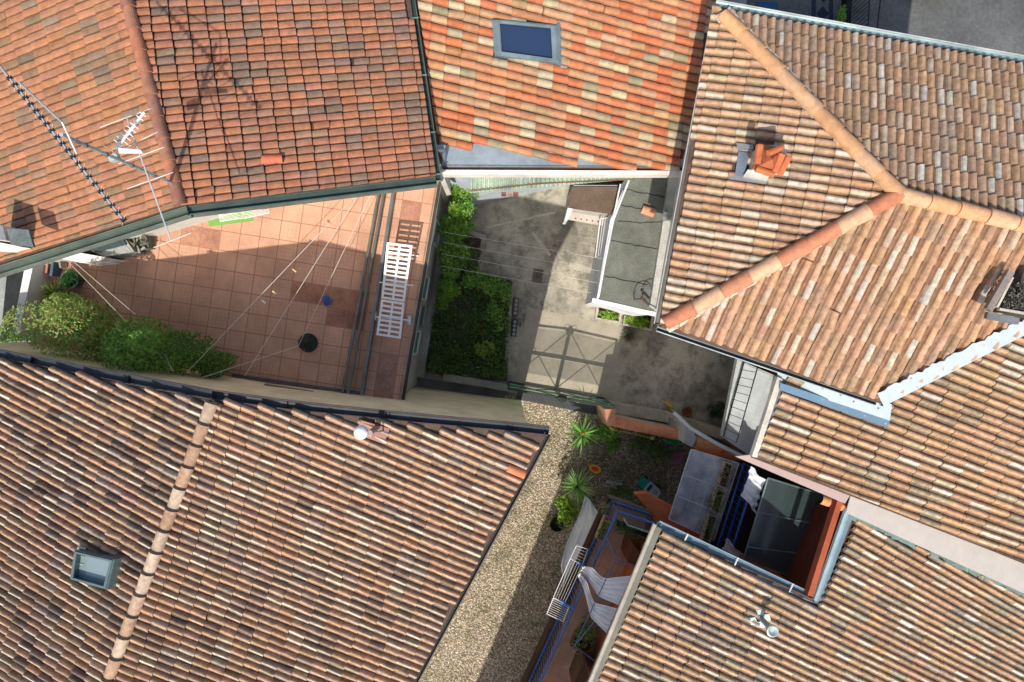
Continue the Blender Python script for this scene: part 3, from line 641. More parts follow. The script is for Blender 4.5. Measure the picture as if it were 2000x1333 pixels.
mb = MB(); pts_ = [P(1040+(1075-1040)*k/14, 455+(500-455)*k/14+rng.gauss(0, .7), 0) for k in range(15)]; dd_ = (pts_[-1]-pts_[0]).normalized(); ss_ = Vector((-dd_.y, dd_.x, 0))*0.05
for k in range(14): mb.face([pts_[k]-ss_*rng.uniform(.6, 1)+Vector((0, 0, .004)), pts_[k+1]-ss_+Vector((0, 0, .004)), pts_[k+1]+ss_+Vector((0, 0, .004)), pts_[k]+ss_*rng.uniform(.6, 1)+Vector((0, 0, .004))], (.50, .46, .38))
struct(mb.build('yard_repair', 'concrete'))
# ================================================================== TERRACE HOUSE
TZ = 3.5
def strip(mb, pxs, w, z0, z1, c, zz=None, closed=False):
    """low wall or kerb following a pixel line whose top lies at z1"""
    p = [P(x, y, z1 if zz is None else zz) for x, y in pxs]
    for a, b in zip(p, p[1:]):
        d = (b-a).xy.normalized(); s_ = Vector((-d.y, d.x, 0))*w/2; e = Vector((d.x, d.y, 0))*w*.45
        mb.slab([Vector((q.x, q.y, 0)) for q in (a-s_-e, b-s_+e, b+s_+e, a+s_-e)], (0, 0, 1), z0, z1+rng.uniform(0, .003), c)
def rail(mb, pts, h, sp, r, c, rb=None, rails=(0.06, 1.0), n=6, c2=None):
    """railing: pts are 3D points along its foot"""
    for f in rails: mb.tube([p+Vector((0, 0, h*f)) for p in pts], (rb or r*1.6), c2 or c, n)
    for a, b in zip(pts, pts[1:]):
        m = max(1, round((b-a).length/sp))
        for i in range(m+1):
            p = a+(b-a)*i/m; mb.tube([p, p+Vector((0, 0, h))], r, c, 5, cap=False)
hT = thing('flat_roof_house', 'low house topped by a pink tiled terrace, green framed windows over the garden', 'house', P(600, 600, 0))
TP = [(110, 470), (862, 330), (858, 345), (783, 783), (58, 694), (62, 660), (96, 505)]
oT = P(620, 480, TZ); e1 = P(700, 492, TZ)-P(590, 475, TZ); rotT = math.atan2(e1.y, e1.x)
mT = paver_mat('terrace_tiles', (.60, .335, .22), (.64, .37, .25), (.34, .17, .12), oT, .465, .465, rotT, 5, .045)
mb = MB(); mb.face([P(x, y, TZ) for x, y in reversed(TP)], (.5, .3, .2)); o = mb.build('terrace_floor', mT, hT)
if o.data.polygons[0].normal.z < 0: o.data.flip_normals()
mb = MB(); mb.slab([P(x, y, TZ).xy.to_3d() for x, y in TP], (0, 0, 1), TZ-.3, TZ-.004, (.30, .28, .25)); 
walls_under(mb, [P(x, y, TZ).xy for x, y in [(112, 480), (850, 345), (777, 776), (64, 690), (100, 505)]], lambda x, y: TZ-.3, (.38, .37, .34)); mb.build('wall', 'plaster', hT)
mb = MB(); gutter(mb, P(861, 340, TZ-.02), P(786, 784, TZ-.02), .11, (.25, .26, .24), inner=(.12, .11, .09)); strip(mb, [(855, 345), (779, 781)], .03, TZ, TZ+.03, (.33, .28, .2)); mb.build('gutter', 'metal', hT)
class VWall(Plane):
    def __init__(s, a, b, z):
        p, q = P(*a, z), P(*b, z); s.p = p; s.n = (q-p).cross(Vector((0, 0, 1))).normalized()
        if s.n.x < 0: s.n = -s.n
EW = VWall((850, 345), (777, 776), TZ)
def wwin(q, col, par, gm='glass_pale', fc=(.45, .50, .47)):
    c3 = [EW.at(*p) for p in q]; ce = sum(c3, Vector())/4; u_ = (c3[3]-c3[0]); u_.z = 0; u_ = u_/2; hh = abs(c3[1].z-c3[0].z)/2; hh = max(.45, hh)
    m = MB(); f = [ce-u_-Vector((0, 0, hh)), ce+u_-Vector((0, 0, hh)), ce+u_+Vector((0, 0, hh)), ce-u_+Vector((0, 0, hh))]
    for i in range(4):
        a, b = f[i], f[(i+1) % 4]; m.tube([a+EW.n*.03, b+EW.n*.03], .035, fc, 4)
    w = m.build('window', 'paint', par); g = MB(); g.slab(f, EW.n, .0, .02, col); g.build('pane', gm, w)
wwin([(848.6, 428), (857.6, 442), (851, 482), (840.5, 472)], (.3, .4, .4), hT)
wwin([(828.6, 539), (838, 543), (826, 588), (814, 582)], (.05, .2, .14), hT, 'paint')
wwin([(811, 647), (818, 647), (811, 693), (801, 693)], (.06, .2, .15), hT, 'paint')
wwin([(821, 596), (829, 600), (821, 640), (812, 638)], (.10, .11, .1), hT, 'paint', (.2, .21, .2))
mb = MB(); strip(mb, [(768, 372), (706, 768)], .07, TZ, TZ+.24, (.16, .18, .19)); mb.build('parapet', 'metal', hT)
mb = MB(); strip(mb, [(455, 733), (700, 768)], .06, TZ, TZ+.06, (.12, .12, .13)); mb.build('flashing', 'metal', hT)
t = thing('pipe_rack', 'pair of long parallel grey steel tubes lying across the terrace', 'tubes', P(705, 570, TZ+.3))
for a, b in (((741, 371), (667, 778)), ((751, 371), (679, 776))):
    mb = MB(); mb.tube([P(*a, TZ+.12), P(*b, TZ+.12)], .038, (.20, .20, .17), 8); mb.build('tube', 'metal', t)
for k in (.02, .5, .98):
    mb = MB(); a = P(741+(667-741)*k, 371+407*k, TZ+.06); b = P(751+(679-751)*k, 371+405*k, TZ+.06); mb.tube([a, b], .03, (.15, .15, .14), 6); mb.build('bracket', 'metal', t)
# --- things on the terrace
WH = (.80, .80, .78)
t = thing('sun_lounger', 'white slatted plastic sun lounger with its back raised, half in shadow on the terrace', 'sun lounger', P(770, 570, TZ))
def LQ(s_, u_, z0, z1, a, b, c, d):
    """bilinear quad: a,b top corners, c,d bottom corners"""
    x = (a[0]*(1-s_)+b[0]*s_)*(1-u_)+(c[0]*(1-s_)+d[0]*s_)*u_; y = (a[1]*(1-s_)+b[1]*s_)*(1-u_)+(c[1]*(1-s_)+d[1]*s_)*u_
    return P(x, y, z0*(1-u_)+z1*u_)
def panel(mb, a, b, c, d, z0, z1, ns):
    q = lambda s_, u_: LQ(s_, u_, z0, z1, a, b, c, d)
    def bar(s0, s1, u0, u1): mb.slab([q(s0, u0), q(s1, u0), q(s1, u1), q(s0, u1)], (0, 0, 1), -.02, .02, WH)
    bar(0, .09, 0, 1); bar(.91, 1, 0, 1); bar(.46, .54, 0, 1)
    for i in range(ns+1):
        u0 = i/(ns+.45); u1 = u0+.45/(ns+.45)
        bar(.09, .46, u0, u1); bar(.54, .91, u0, u1)
mb = MB(); panel(mb, (756, 474), (806, 480), (745, 583), (790, 590), TZ+.85, TZ+.36, 12); mb.build('backrest', 'paint', t)
mb = MB(); panel(mb, (745, 585), (790, 592), (735, 655), (783, 662), TZ+.36, TZ+.34, 7); mb.build('seat', 'paint', t)
for a, b in (((750, 490), (816, 500)), ((742, 552), (806, 558)), ((737, 620), (800, 626))):
    mb = MB(); z_ = TZ+.32 if a[1] > 500 else TZ+.05; mb.tube([P(*a, z_), P(*b, z_)], .015, WH, 6); mb.tube([P(*a, z_), P(*a, TZ)], .02, WH, 6); mb.tube([P(*b, z_), P(*b, TZ)], .02, WH, 6); mb.build('leg', 'paint', t)
for p_ in ((733, 617), (800, 626)):
    mb = MB(); c = P(*p_, TZ+.12); mb.tube([c-Vector((.035, 0, 0)), c+Vector((.035, 0, 0))], .12, (.55, .62, .66), 16); mb.build('wheel', 'paint', t)
mb = MB(); c = P(603, 670, TZ)
mb.lathe(c, [(.0, 0), (.20, .0), (.23, .03), (.22, .07), (.17, .1), (.09, .12), (.07, .2), (.035, .24), (.03, .5)], (.045, .05, .045), 24)
for k in range(90):
    a_ = rng.uniform(0, 6.28); r_ = rng.uniform(.08, .22); mb.box(c+Vector((math.cos(a_)*r_, math.sin(a_)*r_, .09)), (.03, .03, .02), rng.choice([(.08, .09, .07), (.14, .15, .13), (.03, .035, .03)]), a_)
tag(mb.build('parasol_base', 'concrete'), 'round dark parasol base with a grey stub on the terrace', 'parasol base')
mb = MB(); c = P(639, 589, TZ+.02)
for k in range(22):
    a_ = rng.uniform(0, 6.28); r_ = rng.uniform(.0, .07); p0 = c+Vector((math.cos(a_)*r_*1.2, math.sin(a_)*r_, 0)); b_ = rng.uniform(0, 6.28)
    mb.tube([p0, p0+Vector((math.cos(b_)*.07, math.sin(b_)*.07, rng.uniform(.01, .05))), p0+Vector((math.cos(b_+1)*.11, math.sin(b_+1)*.11, 0))], .012, (.08, .16, .42), 5)
tag(mb.build('blue_rope', 'cloth'), 'small tangle of bright blue cord lying on the terrace tiles', 'rope')
mb = MB()
q = [(401, 417), (492, 406), (495, 432), (409, 443)]; mb.slab([P(*p, TZ).xy.to_3d() for p in q], (0, 0, 1), TZ, TZ+.012, (.20, .38, .10)); 
tag(mb.build('doormat', 'cloth'), 'plain green mat on the terrace under the roof gutter', 'mat')
t = thing('drying_rack', 'white folding clothes rack standing half over the green mat', 'drying rack', P(470, 418, TZ))
mb = MB(); zr = TZ+.75
fr = [(428, 420), (472, 409), (474, 426), (430, 433)]; fr2 = [(474, 409), (522, 402), (527, 416), (476, 427)]
for f in (fr, fr2): mb.tube([P(*p, zr) for p in f+[f[0]]], .012, WH, 5)
mb.build('frame', 'paint', t)
for f in (fr, fr2):
    mb = MB()
    for k in range(1, 6):
        s_ = k/6; a = [f[0][i]+(f[3][i]-f[0][i])*s_ for i in (0, 1)]; b = [f[1][i]+(f[2][i]-f[1][i])*s_ for i in (0, 1)]
        mb.tube([P(*a, zr), P(*b, zr)], .006, WH, 4)
    mb.build('wire_tray', 'paint', t)
for a, b in (((430, 433), (476, 427)), ((472, 409), (522, 402)), ((476, 427), (530, 418))):
    mb = MB(); mb.tube([P(*a, zr), P(b[0]-5, b[1]+1, TZ)], .011, WH, 5); mb.build('leg', 'paint', t)
# clothes lines over the terrace
t = thing('clothes_line', 'thin pale washing lines fanned out over the terrace with a few pegs', 'washing line', P(600, 500, TZ+1.9))
zl = TZ+1.75
for a, b in (((700, 377), (365, 728)), ((700, 380), (478, 735)), ((728, 372), (583, 676)), ((583, 676), (395, 738)), ((140, 508), (265, 615)), ((128, 506), (338, 722)), ((300, 650), (338, 724))):
    mb = MB(); m_ = [P(a[0]+(b[0]-a[0])*k/10, a[1]+(b[1]-a[1])*k/10, zl-.04*math.sin(math.pi*k/10)) for k in range(11)]
    if b == (583, 676): m_ = [P(a[0]+(b[0]-a[0])*k/10, a[1]+(b[1]-a[1])*k/10, zl+(TZ+.5-zl)*k/10) for k in range(11)]
    mb.tube(m_, .0065, (.60, .57, .50), 4); mb.build('wire', 'cloth', t)
for x, y, c in ((575, 529, (.75, .55, .1)), (536, 572, (.7, .6, .25)), (515, 590, (.8, .75, .7))):
    mb = MB(); mb.box(P(x, y, zl-.02), (.1, .025, .03), c, R(-40)); mb.build('peg', 'paint', t)
# white parapet walls, left end
def wallthing(name, px, z0, z1, c, label, cat='wall', mat='plaster', ctop=None):
    m = MB(); m.prism(px, z0, z1, c, ctop=ctop); return tag(m.build(name, mat), label, cat)
wallthing('parapet_wall', [(52, 504), (68, 504), (36, 656), (24, 650)], 0, 4.2, (.78, .78, .76), 'tall white parapet wall at the left end of the terrace', 'wall')
wallthing('parapet_wall', [(96, 500), (132, 490), (206, 503), (196, 510), (160, 514), (112, 504)], 3.5, 4.25, (.86, .84, .80), 'short bright white wall below the roof gutter beside the storage chest', 'wall')
wallthing('low_wall', [(-60, 684), (60, 680), (70, 676), (75, 690), (0, 692), (-60, 690)], 0, 3.6, (.45, .42, .33), 'low ochre wall beneath the hedge at the far left', 'wall')
t = thing('storage_chest', 'old chest with a dark lid and peeling white rim under the roof gutter', 'chest', P(230, 480, TZ))
mb = MB(); mb.prism([(176, 490), (244, 466), (262, 492), (205, 502)], TZ, TZ+.55, (.30, .31, .29), ctop=(.42, .44, .42)); mb.build('body', 'concrete', t)
mb = MB(); mb.prism([(181, 487), (240, 467), (246, 478), (186, 493)], TZ+.55, TZ+.6, (.06, .09, .095)); mb.build('lid', 'wood', t)
mb = MB()
for k in range(40): x = rng.uniform(246, 284); mb.box(P(x, rng.uniform(458, 488), TZ+rng.uniform(.2, .5)), (rng.uniform(.05, .2), rng.uniform(.02, .06), .03), rng.choice([(.25, .27, .2), (.14, .15, .11), (.4, .4, .34), (.2, .16, .12)]), rng.uniform(0, 3))
mb.prism([(246, 463), (286, 450), (291, 484), (258, 492)], TZ, TZ+.3, (.16, .17, .13)); tag(mb.build('rubble_heap', 'wood'), 'heap of grey sticks and rubble at the end of the chest', 'rubble')
# ================================================================== CHIMNEYS, VENTS, AERIAL
def chim(parent, pl, q, h, c, name='chimney', mat='concrete', ctop=None, label=None):
    m = MB(); m.slab([pl.at(*p).xy.to_3d() for p in q], (0, 0, 1), min(pl.at(*p).z for p in q)-.2, max(pl.at(*p).z for p in q)+h, c, ctop)
    o = m.build(name, mat, parent)
    if label: o['label'] = label
    return o
ch = chim(hA, A1, [(24, 449), (60, 452), (68, 480), (32, 476)], .75, (.62, .60, .56), ctop=(.2, .22, .22)); zt = max(A1.at(*p).z for p in [(24, 449), (60, 452), (68, 480)])+.75
mb = MB(); mb.slab([P(*p, zt).xy.to_3d() for p in [(18, 448), (60, 450), (70, 484), (26, 479)]], (0, 0, 1), zt, zt+.06, (.15, .18, .18)); mb.build('cap', 'concrete', ch)
ch2 = chim(hA, A1, [(-30, 482), (28, 479), (62, 486), (34, 494), (-30, 490)], .35, (.84, .82, .78), label='white parapet block at the roof edge', mat='plaster')
ch = chim(hR, R1, [(1466, 300), (1520, 296), (1512, 340), (1462, 336)], .45, (.50, .50, .44), label='chimney with a ragged terracotta tile hood')
zt = max(R1.at(*p).z for p in [(1466, 300), (1520, 296), (1512, 340), (1462, 336)])+.45
mb = MB(); TC = (.48, .15, .065)
apx = P(1508, 312, zt+.38); cs = [P(1482, 280, zt), P(1530, 290, zt), (P(1512, 340, zt)), P(1470, 330, zt)]
for a, b in zip(cs, cs[1:]+cs[:1]): mb.face([a, b, apx], TC); mb.face([a+Vector((0, 0, -.05)), b+Vector((0, 0, -.05)), b, a], (.5, .15, .06))
for (a, b, r_, z0, z1) in (((1484, 284), (1478, 320), .07, .24, .22), ((1528, 300), (1512, 338), .07, .26, .1), ((1541, 305), (1522, 342), .065, .2, .05), ((1476, 330), (1512, 342), .06, .1, .12), ((1500, 300), (1528, 288), .06, .3, .22)):
    mb.tube([P(*a, zt+z0), P(*b, zt+z1)], r_, (TC[0]*rng.uniform(.8, 1.15), TC[1], TC[2]), 8)
mb.build('chimney_hood', 'tile_new', ch)
mb = MB(); LD = (.20, .24, .29)
mb.slab(R1.poly([(1442, 298), (1464, 302), (1452, 348), (1435, 345)]), R1.n, .05, .08, LD); mb.slab(R1.poly([(1438, 282), (1470, 286), (1472, 294), (1440, 296)]), R1.n, .05, .09, (.3, .32, .33))
mb.slab(R1.poly([(1422, 344), (1500, 352), (1496, 362), (1424, 352)]), R1.n, .04, .075, (.30, .29, .30)); mb.slab(R1.poly([(1460, 336), (1504, 342), (1498, 356), (1452, 348)]), R1.n, .04, .16, (.68, .70, .60)); mb.build('flashing', 'metal', ch)
ch = chim(hR, R3, [(1938, 610), (1972, 536), (2040, 536), (2040, 630), (1985, 622)], .25, (.07, .07, .06), label='wide soot-black chimney at the right edge')
zt = max(R3.at(*p).z for p in [(1938, 610), (1972, 536), (2040, 536)])+.25
mb = MB()
for a, b, c in (((1930, 606), (1974, 530), (.24, .20, .18)), ((1926, 616), (1988, 628), (.17, .18, .19)), ((1946, 600), (1976, 542), (.50, .46, .36)), ((1950, 604), (2010, 614), (.45, .42, .34))):
    A_, B_ = P(*a, zt+.02), P(*b, zt+.02); d = (B_-A_).normalized(); s_ = Vector((-d.y, d.x, 0))*.05; w_ = 1.2 if c[0] < .3 else .4
    mb.slab([A_-s_*w_, B_-s_*w_, B_+s_*w_, A_+s_*w_], (0, 0, 1), -.05, .03, c)
for k in range(160): mb.box(P(rng.uniform(1955, 2020), rng.uniform(550, 606), zt+.01), (.04, .03, .02), rng.choice([(.02, .02, .02), (.1, .1, .08), (.05, .05, .045), (.16, .15, .12)]), rng.uniform(0, 3))
mb.build('chimney_rim', 'concrete', ch)
mb = MB(); p0 = C2.at(738, 834); mb.tube([p0, p0+Vector((0, 0, .75))], .05, (.30, .25, .22), 10); mb.tube([C2.at(752, 842), p0+Vector((0, 0, .6))], .015, (.25, .2, .18), 5)
mb.slab(C2.poly([(706, 820), (762, 836), (750, 866), (696, 846)]), C2.n, .02, .075, (.30, .15, .12)); v = mb.build('vent_pipe', 'metal', hC)
mb = MB(); c = p0+Vector((-.17, .0, .66)); mb.tube([p0+Vector((0, 0, .7)), c], .04, (.45, .45, .45), 8); mb.lathe(c+Vector((0, 0, -.09)), [(.02, 0), (.09, .02), (.125, .07), (.125, .12), (.09, .18), (.04, .205), (.005, .21)], (.80, .84, .84), 20); mb.build('vent_cowl', 'paint', v, smooth=True)
mb = MB(); p0 = D.at(1484, 1205); 
for (x, y) in ((1478, 1192), (1470, 1208), (1490, 1202), (1466, 1212), (1484, 1216)): mb.slab([D.at(x+rng.uniform(-8, 8)+10*math.cos(k), y+7*math.sin(k)) for k in [i*1.256 for i in range(5)]], D.n, .03, .085, (.58, .68, .62))
mb.tube([p0, p0+Vector((.0, 0, .55))], .055, (.35, .38, .38), 10); v = mb.build('vent_pipe', 'concrete', hD)
mb = MB(); c = p0+Vector((.02, -.02, .5)); mb.lathe(c, [(.07, 0), (.11, .05), (.125, .1), (.12, .14), (.10, .145), (.04, .1)], (.35, .43, .41), 20); mb.build('vent_cowl', 'metal', v)
# fallen / replaced tiles
mb = MB(); capline(mb, [C2.at(992, 914, .03), C2.at(1022, 926, .03)], .085, [(.58, .20, .10)], .42, .95); mb.build('spare_tile', 'tile_new', hC)
# aerial
t = thing('tv_antenna', 'tall bare metal television mast with two spiky aerials over the red roof', 'aerial', A1.at(372, 376))
GM = (.42, .46, .48)
def off(x, y, z): return P(x, y, z)
b0 = P(374, 374, 6.95)
mb = MB(); mb.tube([b0, Vector((b0.x, b0.y, 10.75))], .028, GM, 8); mb.box(b0+Vector((0, 0, .12)), (.22, .14, .1), (.70, .72, .72), .4); mb.box(b0+Vector((.06, .05, .3)), (.07, .1, .16), (.8, .8, .8), .2)
for z_ in (7.6, 8.3, 9.0, 9.7, 10.2): mb.lathe((b0.x, b0.y, z_), [(.034, 0), (.038, .03)], (.06, .07, .08), 8)
mb.tube([b0+Vector((.03, 0, 1.)), b0+Vector((.05, .02, 2.4)), b0+Vector((-.02, .1, 2.6)), b0+Vector((.0, .12, 2.9))], .008, (.75, .72, .66), 4)
mb.build('mast', 'metal', t)
zA = 10.6
def lerp(a, b, k): return (a[0]+(b[0]-a[0])*k, a[1]+(b[1]-a[1])*k)
mb = MB(); a, b = (2, 132), (242, 430); mb.tube([P(*a, zA), P(*b, zA)], .017, GM, 6); a2, b2 = (38, 162), (150, 300); mb.tube([P(*a2, zA+.12), P(122, 240, zA+.2), P(*b2, zA)], .014, GM, 6); mb.build('boom', 'metal', t)
mb = MB(); d = (P(*b, zA)-P(*a, zA)).normalized(); sd = Vector((-d.y, d.x, 0))
for k in range(22):
    kk = .07+k*.043 if k < 14 else .67+(k-14)*.047
    if kk > 1: break
    p = P(*lerp(a, b, kk), zA); mb.box(p, (.04, .07, .04), (.02, .025, .035), math.atan2(d.y, d.x)); L_ = .1
    mb.tube([p-sd*L_+Vector((0, 0, L_)), p, p+sd*L_+Vector((0, 0, L_))], .004, (.55, .42, .32), 3); mb.tube([p-sd*L_-Vector((0, 0, L_)), p, p+sd*L_-Vector((0, 0, L_))], .004, (.55, .42, .32), 3)
mb.build('element', 'metal', t)
zB = 9.25
mb = MB(); a, b = (248, 232), (333, 468); mb.tube([P(*a, zB), P(*b, zB)], .013, (.6, .6, .62), 5); mb.build('boom', 'metal', t)
for p, q in (((196, 249), (298, 211)), ((228, 298), (310, 257)), ((232, 320), (320, 288)), ((248, 369), (338, 337)), ((300, 484), (374, 455))): mb = MB(); mb.tube([P(*p, zB), P(*q, zB)], .0075, (.62, .60, .58), 4); mb.build('element', 'metal', t)
mb = MB(); a, b = (226, 293), (282, 220); mb.tube([P(*a, zB+.2), P(*b, zB+.2)], .02, (.7, .74, .74), 5)
d = (P(*b, zB)-P(*a, zB)).normalized(); sd = Vector((-d.y, d.x, 0))
for k in range(9):
    p = P(*lerp(a, b, .15+k*.1), zB+.2); L_ = .11-.006*k; mb.tube([p-sd*L_, p+sd*L_], .009, (.78, .80, .78), 4)
for k in range(6): mb.tube([P(200+k*6, 256+k, zB+.2), P(212+k*7, 284+k, zB-.1)], .003, (.6, .5, .4), 3)
mb.slab([P(*q_, zB+.25) for q_ in [(232, 290), (276, 294), (280, 300), (234, 300)]], (0, 0, 1), -.02, .02, (.75, .78, .74)); mb.box(P(224, 309, zB+.1), (.14, .1, .1), (.35, .45, .45), .3); mb.build('small_aerial', 'paint', t)
mb = MB()
def cell(i, j):
    c_, s_ = math.cos(rotT), math.sin(rotT); return Vector((oT.x+(i*c_-j*s_)*.465, oT.y+(i*s_+j*c_)*.465, TZ+.004))
for (i, j, c_) in ((-1, -3, (.44, .21, .14)), (0, -3, (.42, .20, .13)), (1, -3, (.45, .22, .14)), (2, -4, (.38, .18, .12)), (1, -4, (.41, .19, .13)), (2, -3, (.42, .20, .13)), (-6, -1, (.48, .24, .16)), (-7, -1, (.50, .26, .17)), (4, -7, (.42, .24, .17)), (4, -6, (.44, .25, .18)), (4, -8, (.41, .23, .16)), (4, 2, (.44, .22, .15))):
    e_ = .03; mb.face([cell(i+e_, j+e_), cell(i+1-e_, j+e_), cell(i+1-e_, j+1-e_), cell(i+e_, j+1-e_)], c_)
mb.build('replaced_tiles', 'concrete', hT)
# ================================================================== YARD: shed, awning, garden, gate
G1 = [(.17, .34, .05), (.12, .26, .04), (.22, .40, .07), (.07, .16, .03), (.28, .45, .10)]
G2 = [(.22, .36, .03), (.15, .28, .02), (.30, .42, .06), (.10, .20, .02)]
GDK = [(.07, .14, .04), (.10, .18, .05), (.13, .22, .06), (.04, .08, .025), (.17, .18, .07)]
GY = [(.30, .40, .09), (.24, .34, .08), (.30, .30, .10), (.16, .27, .05), (.34, .22, .10), (.22, .36, .08), (.12, .22, .04), (.17, .30, .05)]
def bush(name, px, z0, rad, h, n, size, pal, label, cat='bush', core=.3, flat=.6, stem=True):
    """px is where the crown's middle stands in the picture"""
    c = P(px[0], px[1], z0+h*.55); t = thing(name, label, cat, (c.x, c.y, z0))
    m = MB(); m.leaves(c, (rad[0], rad[1], h*.5), n, size, pal, flat, core); m.build('crown', 'leaf', t)
    if stem:
        m = MB()
        for k in range(5):
            a_ = k*1.3; m.tube([(c.x+rng.gauss(0, .03), c.y+rng.gauss(0, .03), z0), (c.x+math.cos(a_)*rad[0]*.4, c.y+math.sin(a_)*rad[1]*.4, z0+h*.6)], .016, (.12, .09, .05), 5, r1=.006)
        m.build('trunk', 'wood', t)
    return t
# shed with felt roof
SZ = 2.4
hS = thing('shed', 'narrow shed with a dark grey felt roof beside the hipped house', 'shed', P(1240, 480, 0))
SR = [(1236, 346), (1318, 346), (1286, 560), (1266, 610), (1172, 585), (1198, 430)]
SB = [(1230, 340), (1330, 340), (1292, 610), (1262, 616), (1164, 589), (1192, 430)]
mb = MB(); mb.prism(SB, 0, SZ-.02, (.74, .76, .78)); mb.build('wall', 'plaster', hS)
mb = MB(); mb.prism([(1228, 338), (1326, 338), (1290, 565), (1272, 612), (1171, 584), (1199, 430)], SZ-.06, SZ+.03, (.17, .18, .155)); ro = mb.build('roof', 'concrete', hS)
for a, b in (((1216, 370), (1312, 388)), ((1208, 400), (1306, 420)), ((1206, 432), (1252, 436)), ((1252, 436), (1300, 434)), ((1194, 470), (1288, 488)), ((1182, 540), (1280, 560))):
    mb = MB(); pts = [P(a[0]+(b[0]-a[0])*k/12, a[1]+(b[1]-a[1])*k/12+rng.gauss(0, .8), SZ+.034) for k in range(13)]; mb.tube(pts, .011, (.05, .055, .05), 5); mb.build('felt_seam', 'concrete', ro)
mb = MB(); strip(mb, [(1160, 587), (1280, 614)], .1, SZ-.2, SZ+.05, (.80, .80, .80)); strip(mb, [(1167, 584), (1198, 430), (1232, 344)], .05, SZ-.1, SZ+.05, (.66, .70, .73)); mb.build('parapet', 'plaster', hS)
mb = MB(); strip(mb, [(1322, 344), (1284, 590)], .34, SZ, SZ+.25, (.48, .48, .43)); mb.build('kerb', 'concrete', hS)
mb = MB(); a = P(1254, 409, SZ+.06); b = P(1275, 416, SZ+.05); capline(mb, [a, b], .12, [(.62, .30, .18)], .4, .95); tag(mb.build('loose_tile', 'tile_new'), 'single terracotta tile lying on the felt shed roof', 'roof tile')
t = thing('flue', 'short flue with a white curved hood at the edge of the felt roof', 'flue', P(1300, 424, SZ))
mb = MB(); mb.tube([P(1300, 415, SZ), P(1300, 415, SZ+.4)], .05, (.12, .14, .12), 10); mb.build('pipe', 'metal', t)
mb = MB(); mb.tube([P(1300, 417, SZ+.42), P(1297, 423, SZ+.5), P(1299, 430, SZ+.4)], .055, (.8, .8, .8), 10); mb.build('hood', 'paint', t)
t = thing('old_bicycle_frame', 'bent dark hoops and a rusty bar dumped at the corner of the felt roof', 'scrap metal', P(1258, 582, SZ))
for c_, r_ in (((1256, 579), .24), ((1270, 572), .2)):
    mb = MB(); c = P(*c_, SZ+.15); mb.tube([c+Vector((math.cos(a_)*r_, math.sin(a_)*r_, .1*math.sin(a_))) for a_ in [k*.35-.2 for k in range(12)]], .013, (.09, .11, .11), 5); mb.build('hoop', 'metal', t)
mb = MB(); mb.tube([P(1240, 588, SZ+.1), P(1262, 594, SZ+.2)], .012, (.3, .2, .15), 5); mb.tube([P(1252, 580, SZ+.3), P(1268, 597, SZ+.3)], .03, (.10, .07, .06), 6); mb.tube([P(1268, 597, SZ+.3), P(1282, 606, SZ+.35)], .015, (.7, .75, .75), 6); mb.build('bar', 'metal', t)
# small canopy over the oven + shelf
t = thing('oven_hut', 'small brick oven hut with a stained brown slab roof and a pale shelf in front', 'oven', P(1160, 400, 0))
mb = MB(); mb.prism([(1116, 366), (1208, 366), (1198, 419), (1110, 406)], 2.05, 2.12, (.16, .115, .085)); mb.build('roof', 'concrete', t)
mb = MB(); mb.prism([(1120, 362), (1206, 362), (1196, 412), (1116, 400)], 0, 2.05, (.5, .47, .44)); mb.build('wall', 'plaster', t)
mb = MB(); mb.prism([(1104, 428), (1110, 402), (1196, 416), (1184, 440), (1176, 441)], .85, .92, (.56, .49, .44))
for k in range(5): mb.lathe(P(1124+k*11, 427+k*1.6, .923), [(.022, 0), (.022, .004)], (.08, .06, .05), 8)
mb.prism([(1102, 432), (1110, 403), (1120, 405), (1108, 432)], .9, 1.5, (.72, .74, .75)); mb.build('shelf', 'plaster', t)
t = thing('wall_rack', 'white wire rack hung on the shed wall', 'rack', P(1180, 460, 1.2))
mb = MB()
for k in range(6): mb.tube([P(1196-k*4.5, 424+k*.6, 1.5), P(1185-k*4.2, 492+k*1.5, 1.5)], .008, WH, 4)
mb.build('wire_tray', 'paint', t)
mb = MB(); mb.tube([P(1198, 424, 1.5), P(1172, 428, 1.5), P(1163, 503, 1.5), P(1186, 488, 1.5), P(1198, 424, 1.5)], .014, WH, 5); mb.build('frame', 'paint', t)
mb = MB(); mb.tube([P(1212, 360, SZ+.2), P(1199, 420, SZ+.1), P(1192, 450, SZ-.1)], .02, WH, 6); tag(mb.build('white_pipe', 'paint'), 'white pipe running down beside the edge of the felt roof', 'pipe')
# corrugated awning
t = thing('corrugated_awning', 'long green tinted corrugated awning under the white parapet', 'awning', P(1080, 350, 2.6))
mb = MB(); n_ = 220
def aw(k, s_):
    x = 920+(1238-920)*k; y0 = 338; y1 = 378+(352-378)*min(1, k*1.05)
    return P(x-2*s_, y0+(y1-y0)*s_, 3.95-.25*s_+.025*math.sin(k*2*math.pi*38))
for i in range(n_):
    k0, k1 = i/n_, (i+1)/n_
    mb.face([aw(k0, 0), aw(k0, 1), aw(k1, 1), aw(k1, 0)], (.33, .42, .33) if (i//3) % 2 else (.42, .50, .40))
mb.build('sheet', colmat('corrugated_sheet', .6, var=.45, scale=1.6, fine=.25, bmp=.1), t)
mb = MB(); mb.tube([P(918, 374, 3.8), P(1060, 359, 3.8), P(1240, 351, 3.8)], .012, (.30, .13, .07), 5); mb.build('rail', 'metal', t)
mb = MB()
for x in (984, 996, 1007): mb.box(P(x, 380, 1.9), (.13, .05, .4), rng.choice([(.25, .10, .09), (.22, .17, .16), (.35, .25, .22)]))
tag(mb.build('hanging_cloths', 'cloth'), 'dark red cloths hanging below the corrugated awning', 'cloths')
